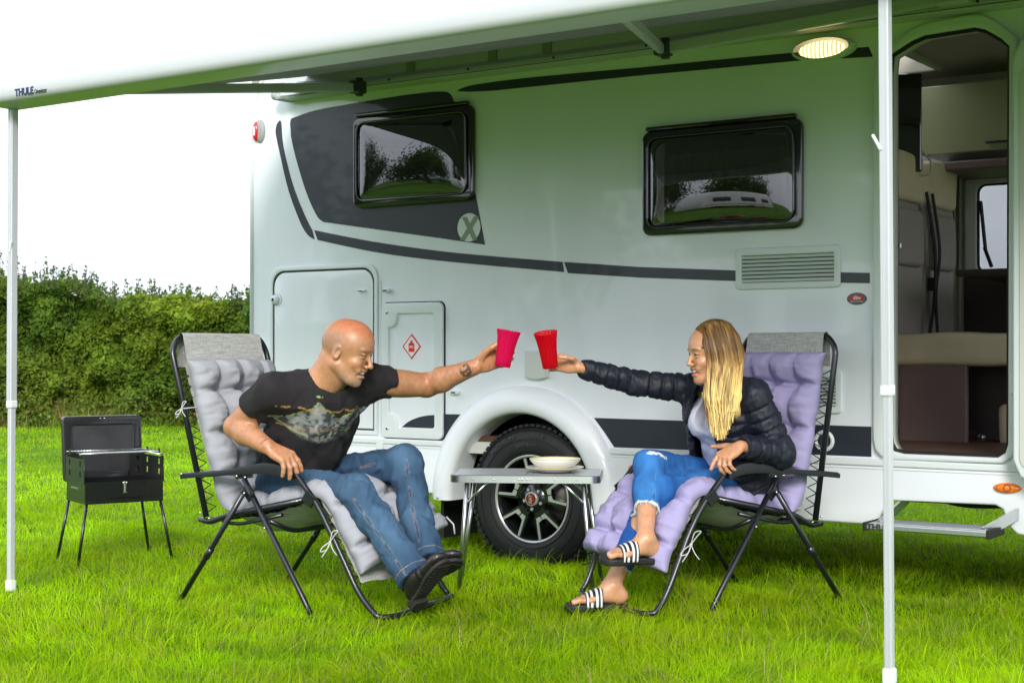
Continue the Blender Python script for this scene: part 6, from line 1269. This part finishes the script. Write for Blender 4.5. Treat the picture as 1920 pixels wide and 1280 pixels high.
for i in range(50):
    a = rng.uniform(0, 6.28); p = heml + .045 * (math.cos(a) * u_ + math.sin(a) * v_); fz.tube([p, p + d * rng.uniform(.005, .02)], [.001, .0005], 3)
world_child(fz.build('frayed_threads', mat('white_threads', (.75, .75, .75), .9)), wom)['kind'] = 'stuff'
# hair
m_hair = mat('blonde_hair', (.5, .3, .1), .5, attr='Col', spec=.3, coat=.0)
G2 = lambda x, y, z: WC + WB @ (A_(x, y, z) * WS)
zend = W3(1352, 826, 6.0)[2]
def hcol(V, st=0.):
    z = V[:, 2]; t = np.clip((WC[2] + .03 - z) / .20, 0, 1)[:, None]; q = (V - WC) @ WB; sk_ = np.stack([q[:, 0] * 85, q[:, 1] * 25, z * 2.2], 1); n = vnoise(sk_ + 5, 1)[:, None] * .6 + vnoise(sk_ * 2.7, 1)[:, None] * .4
    root = np.array([.10, .046, .015]); mid_ = np.array([.36, .18, .05]); tip = np.array([.72, .49, .17]); c = root + (mid_ - root) * np.clip(t * 2.0 + .15, 0, 1); c = c + (tip - c) * np.clip(t * 1.5 - .35, 0, 1); hl = np.clip((n - .52) * 6, 0, 1) * (.30 + .7 * t); c = c * (1 - hl * .6) + np.array([.70, .47, .17]) * hl * .6; dk = np.clip((.40 - n) * 7, 0, 1); c = c * (1 - dk * .55); return (c * (1 + st)).astype(np.float32)
fall0 = G2(-.030, .078, -.02); fall1 = W3(1357, 805, 5.99)
F = Field((.68, 5.85, .62), (.98, 6.32, 1.2), .0042)
F.egg(G2(-.022, 0, .036), A_(.104, .084, .100) * WS * 1.03, WB, .01); F.egg(G2(-.045, 0, -.03), A_(.080, .078, .10), WB, .03)
fx_ = nrm(A_(1, .1, 0)); F.oval(G2(-.015, .058, .0), W3(1354, 745, 6.02), (.080, .034), (.064, .024), fx_, .02); F.oval(W3(1354, 740, 6.02), W3(1353, 800, 5.99), (.062, .020), (.030, .010), fx_, .02)
F.oval(G2(-.06, .0, -.02), W3(1372, 770, 6.12), (.06, .07), (.04, .05), fx_, .02)
F.egg(G2(.112, .0, -.03), A_(.083, .12, .115), WB, .006, 'sub'); F.egg(G2(.095, .05, -.02), A_(.055, .06, .12), WB, .006, 'sub'); F.egg(G2(.10, .0, .07), A_(.03, .05, .04), WB, .006, 'sub')
F.warp(lambda P: .0028 * np.sin(((P - WC.astype(np.float32)) @ WB[:, 0].astype(np.float32)) * 420 + 6 * vnoise(P * np.array([1, 1, .15], np.float32), 30)) + .0)
hr = finish(F, 'hair', m_hair, wom, hcol)
HV = []; HF = []; HCc = []; nb_ = 0
for i in range(2200):
    a = rng.random() ** .9; x0 = .066 - .169 * a + rng.normal(0, .004); y0 = rng.uniform(-.02, .035); lift = rng.uniform(.0, .006)
    jt = rng.normal(0, 1); px_e = 1336 + 38 * a + jt * 4; ye = 826 - 60 * abs(a - .35) ** 1.3 * 1.6 - rng.exponential(26); ye = max(min(ye, 834), 772)
    def capz(x, y): k = 1 - ((x + .022) / .108) ** 2 - (y / .088) ** 2; return .036 + .104 * math.sqrt(max(k, .0))
    x1 = min(x0, .058); ys = .086 * math.sqrt(max(0, 1 - ((x1 + .022) / .115) ** 2)) + .004 + lift
    pts = [G2(x0 * .82, y0, capz(x0 * .82, y0) + .004 + lift), G2(x0 * .95, .055, capz(x0 * .95, .055) + .003 + lift), G2(x1, ys, .035), G2(x1 * .98 - .002, ys + .004, -.03)]
    yj = rng.normal(0, .006); e_ = W3(px_e, ye, 5.985 + yj); m1 = pts[-1]; px_m = 1324 + 60 * a + jt * 2.5; mm_ = W3(px_m, 742, 5.993 + yj + .05 * max(0, a - .6)); pts += [mm_, mm_ * .5 + e_ * .5 + A_(rng.normal(0, .0015), 0, 0), e_]
    q = smooth_path(pts, 4); m_ = len(q); w_ = rng.uniform(.0012, .0026) * np.linspace(1, .35, m_) ** .6
    sx_ = np.array([1., .25, 0.]); V = np.stack([q - sx_ * w_[:, None], q + A_(0, -1, .2) * w_[:, None] * .5, q + sx_ * w_[:, None]], 1).reshape(-1, 3); k = np.arange(m_ - 1) * 3 + nb_
    HF += [np.stack([k, k + 1, k + 4, k + 3], 1), np.stack([k + 1, k + 2, k + 5, k + 4], 1)]; HV.append(V); nb_ += len(V)
    st = rng.normal(0, .38); hc_ = hcol(V) * (1 + st); HCc.append(hc_)
o = link('hair_strands', np_mesh('hair_strands', np.concatenate(HV), np.concatenate(HF), True, np.clip(np.concatenate(HCc), .01, 1)), m_hair); o.parent = hr; o.matrix_parent_inverse = Matrix.Identity(4)
# ---------------------------------------------------------------- cups
def cup(c, a, m, label):
    o = MB().lathe([(.0, .004), (.028, .004), (.030, .0), (.0315, .002), (.0325, .02), (.0345, .05), (.0375, .085), (.0425, .120), (.0485, .147), (.0495, .151), (.048, .1515), (.0465, .147), (.0405, .120), (.0355, .085), (.0325, .05), (.0305, .02), (.0, .012)], n=192, rib=.028, ribn=20)
    ob = o.build('tumbler', m); ob.location = c; ob.rotation_euler = Vector(a).to_track_quat('Z', 'Y').to_euler(); return tag(ob, label, 'cup')
def cupmat(name, c, alpha=.86): m = mat(name, c, .22, coat=.5, alpha=alpha); t = m.node_tree; tr = t.nodes.new('ShaderNodeBsdfTranslucent'); tr.inputs[0].default_value = (*[min(1, k * 1.1) for k in c], 1); x = t.nodes.new('ShaderNodeMixShader'); x.inputs[0].default_value = .62; o = t.nodes['Material Output']; t.links.new(t.nodes['Principled BSDF'].outputs[0], x.inputs[1]); t.links.new(tr.outputs[0], x.inputs[2]); t.links.new(x.outputs[0], o.inputs[0]); return m
cup(cupm_c, cupm_ax, cupmat('magenta_plastic', (.85, .005, .17)), "magenta ribbed plastic tumbler held up in the man's left hand")
cup(cupw_c, cupw_ax, cupmat('red_plastic', (.80, .004, .03)), "red ribbed plastic tumbler held up in the woman's right hand")
# ================================================================ folding table, plates, barbecue
TY = 6.55
def ground_at(px, py, zc=.045): s = (py - HORIZ) / (CAMH - zc); Y = FPX / s; return np.array([(px - 960) / s, Y])
tl, tr_ = W3(845, 890, TY), W3(1128, 893, TY - .12)
tlr = W3(845, 885, TY)
tz = .505
# near edge of the top from px (840,892) to (1127,897)
Yn = (CAMH - tz) * FPX / (893 - HORIZ)
n0 = np.array([(842 - 960) * (Yn + .03) / FPX, Yn + .03]); n1_ = np.array([(1126 - 960) * (Yn - .03) / FPX, Yn - .03]); dv = nrm(n1_ - n0); pv = np.array([-dv[1], dv[0]]); ln = np.linalg.norm(n1_ - n0); dp = .40
tb0 = (n0 + n1_) / 2 + pv * dp / 2; ta = math.atan2(dv[1], dv[0])
m_top = mat('grey_laminate_top', (.42, .44, .45), .35, coat=.3, var=.08, vscale=30)
tab = empty('folding_table', (tb0[0], tb0[1], 0), ta, 'low folding aluminium camping table standing between the two recliners', 'table')
hx, hy = ln / 2, dp / 2
for s in (-1, 1): plate('table_top', rrect(-hx + .012 if s < 0 else .002, -hy + .012, -.002 if s < 0 else hx - .012, hy - .012, .02), -.004, .004, m_top, tab, to3=lambda V: np.stack([V[:, 0], V[:, 2], tz - .002 - V[:, 1]], 1))
rim = rrect(-hx, -hy, hx, hy, .045, 6); mb = MB(); n = len(rim); V = []
inn = rrect(-hx + .014, -hy + .014, hx - .014, hy - .014, .034, 6)
for z, pts in ((tz - .028, rim), (tz + .002, rim), (tz + .004, [((a[0] * .7 + b[0] * .3), (a[1] * .7 + b[1] * .3)) for a, b in zip(rim, inn)]), (tz + .001, inn), (tz - .026, inn)): V += [(x, y, z) for x, y in pts]
mb.add(V, [(r * n + i, r * n + (i + 1) % n, (r + 1) * n + (i + 1) % n, (r + 1) * n + i) for r in range(4) for i in range(n)] + [(4 * n + i, 4 * n + (i + 1) % n, (i + 1) % n, i) for i in range(n)])
rmo = mb.build('table_rim', m_alu, tab); shade_auto(rmo.data, 40)
mb = MB()
for x in (-.22, -.13, -.025, -.01, .01, .025, .13, .22): mb.ball((x * 2 * hx / .64, -hy - .001, tz - .013), (.004, .002, .004), 5)
mb.build('rivets', m_bolt, tab)
for sx in (-1, 1):
    for sy in (-1, 1):
        x0, x1 = sx * (hx - (.055 if sy < 0 else .085)), sx * (hx - (-.005 if sy > 0 else .025)); x0 = sx * (hx - .075); x1 = sx * (hx - .005 - (.03 if sy < 0 else 0))
        MB().tube([(x0, sy * (hy - .035), tz - .01), (x1, sy * (hy - .05), -.01)], .0095, 10).build('leg', m_alu, tab)
        MB().tube([(sx * (hx - .17), sy * (hy - .03), tz - .02), (x0 + (x1 - x0) * .24, sy * (hy - .042), tz - .125)], .0065, 8).build('leg_brace', m_alu, tab)
    MB().tube([(sx * (hx - .078), -(hy - .035), tz - .03), (sx * (hx - .078), hy - .035, tz - .03)], .008, 8).build('crossbar', m_alu, tab)
m_pl = mat('cream_ceramic', (.78, .76, .70), .25, coat=.4); m_rim = mat('yellow_glaze_rim', (.62, .50, .12), .3, coat=.3)
pc = W3(1040, 877, Yn + .2)[:2]
pl_ = MB().lathe([(.0, .004), (.06, .004), (.07, .0), (.074, .002), (.105, .014), (.127, .0195), (.1285, .022), (.126, .0235), (.10, .018), (.07, .009), (.0, .008)], n=64).build('dinner_plate', m_pl); pl_.location = (pc[0], pc[1], tz + .004); tag(pl_, 'flat cream plate with a yellow rim lying on the folding table under the bowl', 'plate')
MB().tube([(.1275 * math.cos(a), .1275 * math.sin(a), .0222) for a in np.linspace(0, 2 * math.pi, 65)[:-1]], .0016, 5, closed=True).build('rim', m_rim, pl_)
bw_ = MB().lathe([(.0, .004), (.045, .004), (.05, 0), (.056, .002), (.09, .018), (.108, .036), (.113, .046), (.1115, .047), (.104, .036), (.085, .022), (.05, .010), (.0, .009)], n=64).build('bowl', m_pl); bw_.location = (pc[0] + .002, pc[1] + .004, tz + .0155); tag(bw_, 'shallow cream bowl with a yellow rim stacked on the plate', 'bowl')
MB().tube([(.1122 * math.cos(a), .1122 * math.sin(a), .0468) for a in np.linspace(0, 2 * math.pi, 65)[:-1]], .0016, 5, closed=True).build('rim', m_rim, bw_)
# ---------------------------------------------------------------- portable barbecue
m_bq = mat('black_enamel', (.008, .008, .009), .3, coat=.45, bump=(6, .25, .006)); m_bq2 = mat('black_sheet_steel', (.012, .013, .012), .38, coat=.3, bump=(5, .2, .006)); m_pan = mat('sooty_lid_inside', (.03, .03, .033), .45, var=.5, vscale=6, bump=(5, .3, .006))
g0, g1, g2, g3 = ground_at(137, 1044), ground_at(328, 1038), ground_at(105, 1033), ground_at(288, 1027)
bd_ = nrm(g1 - g0); ba = R(33); bc = (g0 + g1 + g2 + g3) / 4; sB = FPX / bc[1]
bq = empty('portable_barbecue', (bc[0], bc[1], 0), ba, 'black folding charcoal barbecue with its lid open, standing on the grass at the left', 'barbecue')
bz0 = CAMH + (HORIZ - 937) / sB; bz1 = CAMH + (HORIZ - 897) / sB; bzs = CAMH + (HORIZ - 853) / sB; bzl = CAMH + (HORIZ - 785) / sB; BW, BDp = .385, .30
bwx = BW / 2; bdy = BDp / 2; th = .003
o = MB()
for sy in (-1, 1): o.box((0, sy * bdy, (bz0 + bz1) / 2), (BW, th, bz1 - bz0))
for sx in (-1, 1): o.box((sx * bwx, 0, (bz0 + bz1) / 2), (th, BDp - .004, bz1 - bz0))
o.box((0, 0, bz0 + .012), (BW, BDp, th)); o.box((0, -bdy - .006, bz0 + .03), (.16, .012, .004)); o.box((0, -bdy - .003, bz0 + .008), (BW, .006, .012)); o.build('fire_box', m_bq, bq)
hol = lambda: [rrect(cx - .012, z - .014, cx + .012, z + .014, .003) for cx in (-.085, .085) for z in (bz1 + .035, bz1 + .085, bz1 + .135)] + [rrect(cx - .006, bz1 + .13, cx + .006, bz1 + .142, .002) for cx in (-.03, .03)]
for sx in (-1, 1):
    sp_ = plate('side_wing', [(-bdy, bz1 - .01), (bdy, bz1 - .01), (bdy, bzs), (bdy - .02, bzs), (bdy - .02, bzs - .006), (-bdy + .03, bzs - .006), (-bdy + .03, bzs), (-bdy, bzs)], -th / 2, th / 2, m_bq2, bq, holes=hol(), to3=lambda V, sx=sx: np.stack([sx * (bwx + .004) + V[:, 1], V[:, 0], V[:, 2]], 1))
    plate('wing_return', [(0, bz1), (.07, bz1), (.07, bzs), (0, bzs)], -th / 2, th / 2, m_bq2, sp_, holes=[rrect(.02, z - .014, .045, z + .014, .003) for z in (bz1 + .035, bz1 + .085, bz1 + .135)], to3=lambda V, sx=sx: np.stack([sx * (bwx + .004) - sx * V[:, 0], bdy + V[:, 1], V[:, 2]], 1))
# the lid stands open at the back
an = R(6); lw, lh_ = .40, bzl - bz1 + .03
def lidm(V): x, y, z = V[:, 0], V[:, 1], V[:, 2]; return np.stack([x, bdy + .02 + z * math.sin(an) + y, bz1 - .02 + z * math.cos(an)], 1)
lid = plate('lid', rrect(-lw / 2, 0, lw / 2, lh_, .018), -.004, .03, m_bq, bq, bevel=.008, to3=lidm)
plate('lid_border', rrect(-lw / 2, 0, lw / 2, lh_, .018), -.012, -.004, m_bq, lid, holes=[rrect(-lw / 2 + .045, .05, lw / 2 - .045, lh_ - .045, .008)], bevel=.003, to3=lidm)
plate('lid_panel', rrect(-lw / 2 + .035, .04, lw / 2 - .035, lh_ - .035, .01), -.0055, -.0042, m_pan, lid, to3=lidm)
o = MB(); 
for x in (-.01, .01): q = lidm(np.array([[x, -.014, lh_ - .012]]))[0]; o.ball(q, .004, 5)
o.build('lid_catch', m_alu, lid)
gz_ = bz1 + .135; o = MB(); o.tube(round_path([(-bwx - .02, -bdy + .03, gz_), (-bwx + .1, -bdy + .028, gz_), (bwx - .06, -bdy + .028, gz_), (bwx - .03, -bdy + .0, gz_ - .01), (bwx + .0, -bdy - .01, gz_ - .01)], .02), .0035, 6)
o.tube([(-bwx - .01, bdy - .03, gz_), (bwx + .02, bdy - .03, gz_)], .003, 6)
for x in np.linspace(-bwx + .01, bwx - .01, 26): o.tube([(x, -bdy + .03, gz_), (x, bdy - .03, gz_)], .0014, 5)
o.build('grill_rack', m_bolt, bq)
o = MB().box((-.0, -bdy - .006, (bz0 + bz1) / 2 + .025), (.012, .006, .05), bev=.002); o.ball((-.008, -bdy - .006, bz1 - .008), .005, 5); o.ball((.008, -bdy - .006, bz1 - .008), .005, 5); o.box((0, -bdy - .006, bz1 - .055), (.02, .004, .004)); o.build('latch', m_alu, bq)
text('maker_lettering', 'QUEST', .022, mat('embossed_grey', (.06, .06, .065), .4, coat=.3), lambda co: np.stack([.09 + co[:, 0], -bdy - .002 - co[:, 2], bz1 - .03 + co[:, 1]], 1), bq, ext=.001, sx=1.3) if False else None
MB().box((-bwx - .006, -.0, bz1 - .035), (.004, .11, .006)).build('wing_slot', m_alu, bq)
def toloc(p): c_, s_ = math.cos(-ba), math.sin(-ba); x, y = p[0] - bc[0], p[1] - bc[1]; return np.array([c_ * x - s_ * y, s_ * x + c_ * y])
for g, (sx, sy) in zip((g0, g1, g2, g3), ((-1, -1), (1, -1), (-1, 1), (1, 1))):
    MB().tube([(sx * (bwx - .012), sy * (bdy - .01), bz0 + .02), (sx * (bwx + .045), sy * (bdy + .02), -.01)], .0075, 8).build('leg', m_bq, bq)
print('table', tb0, ta, ln, 'bbq', bc, ba, bz0, bz1, bzs, bzl, g0, g1, g2, g3)
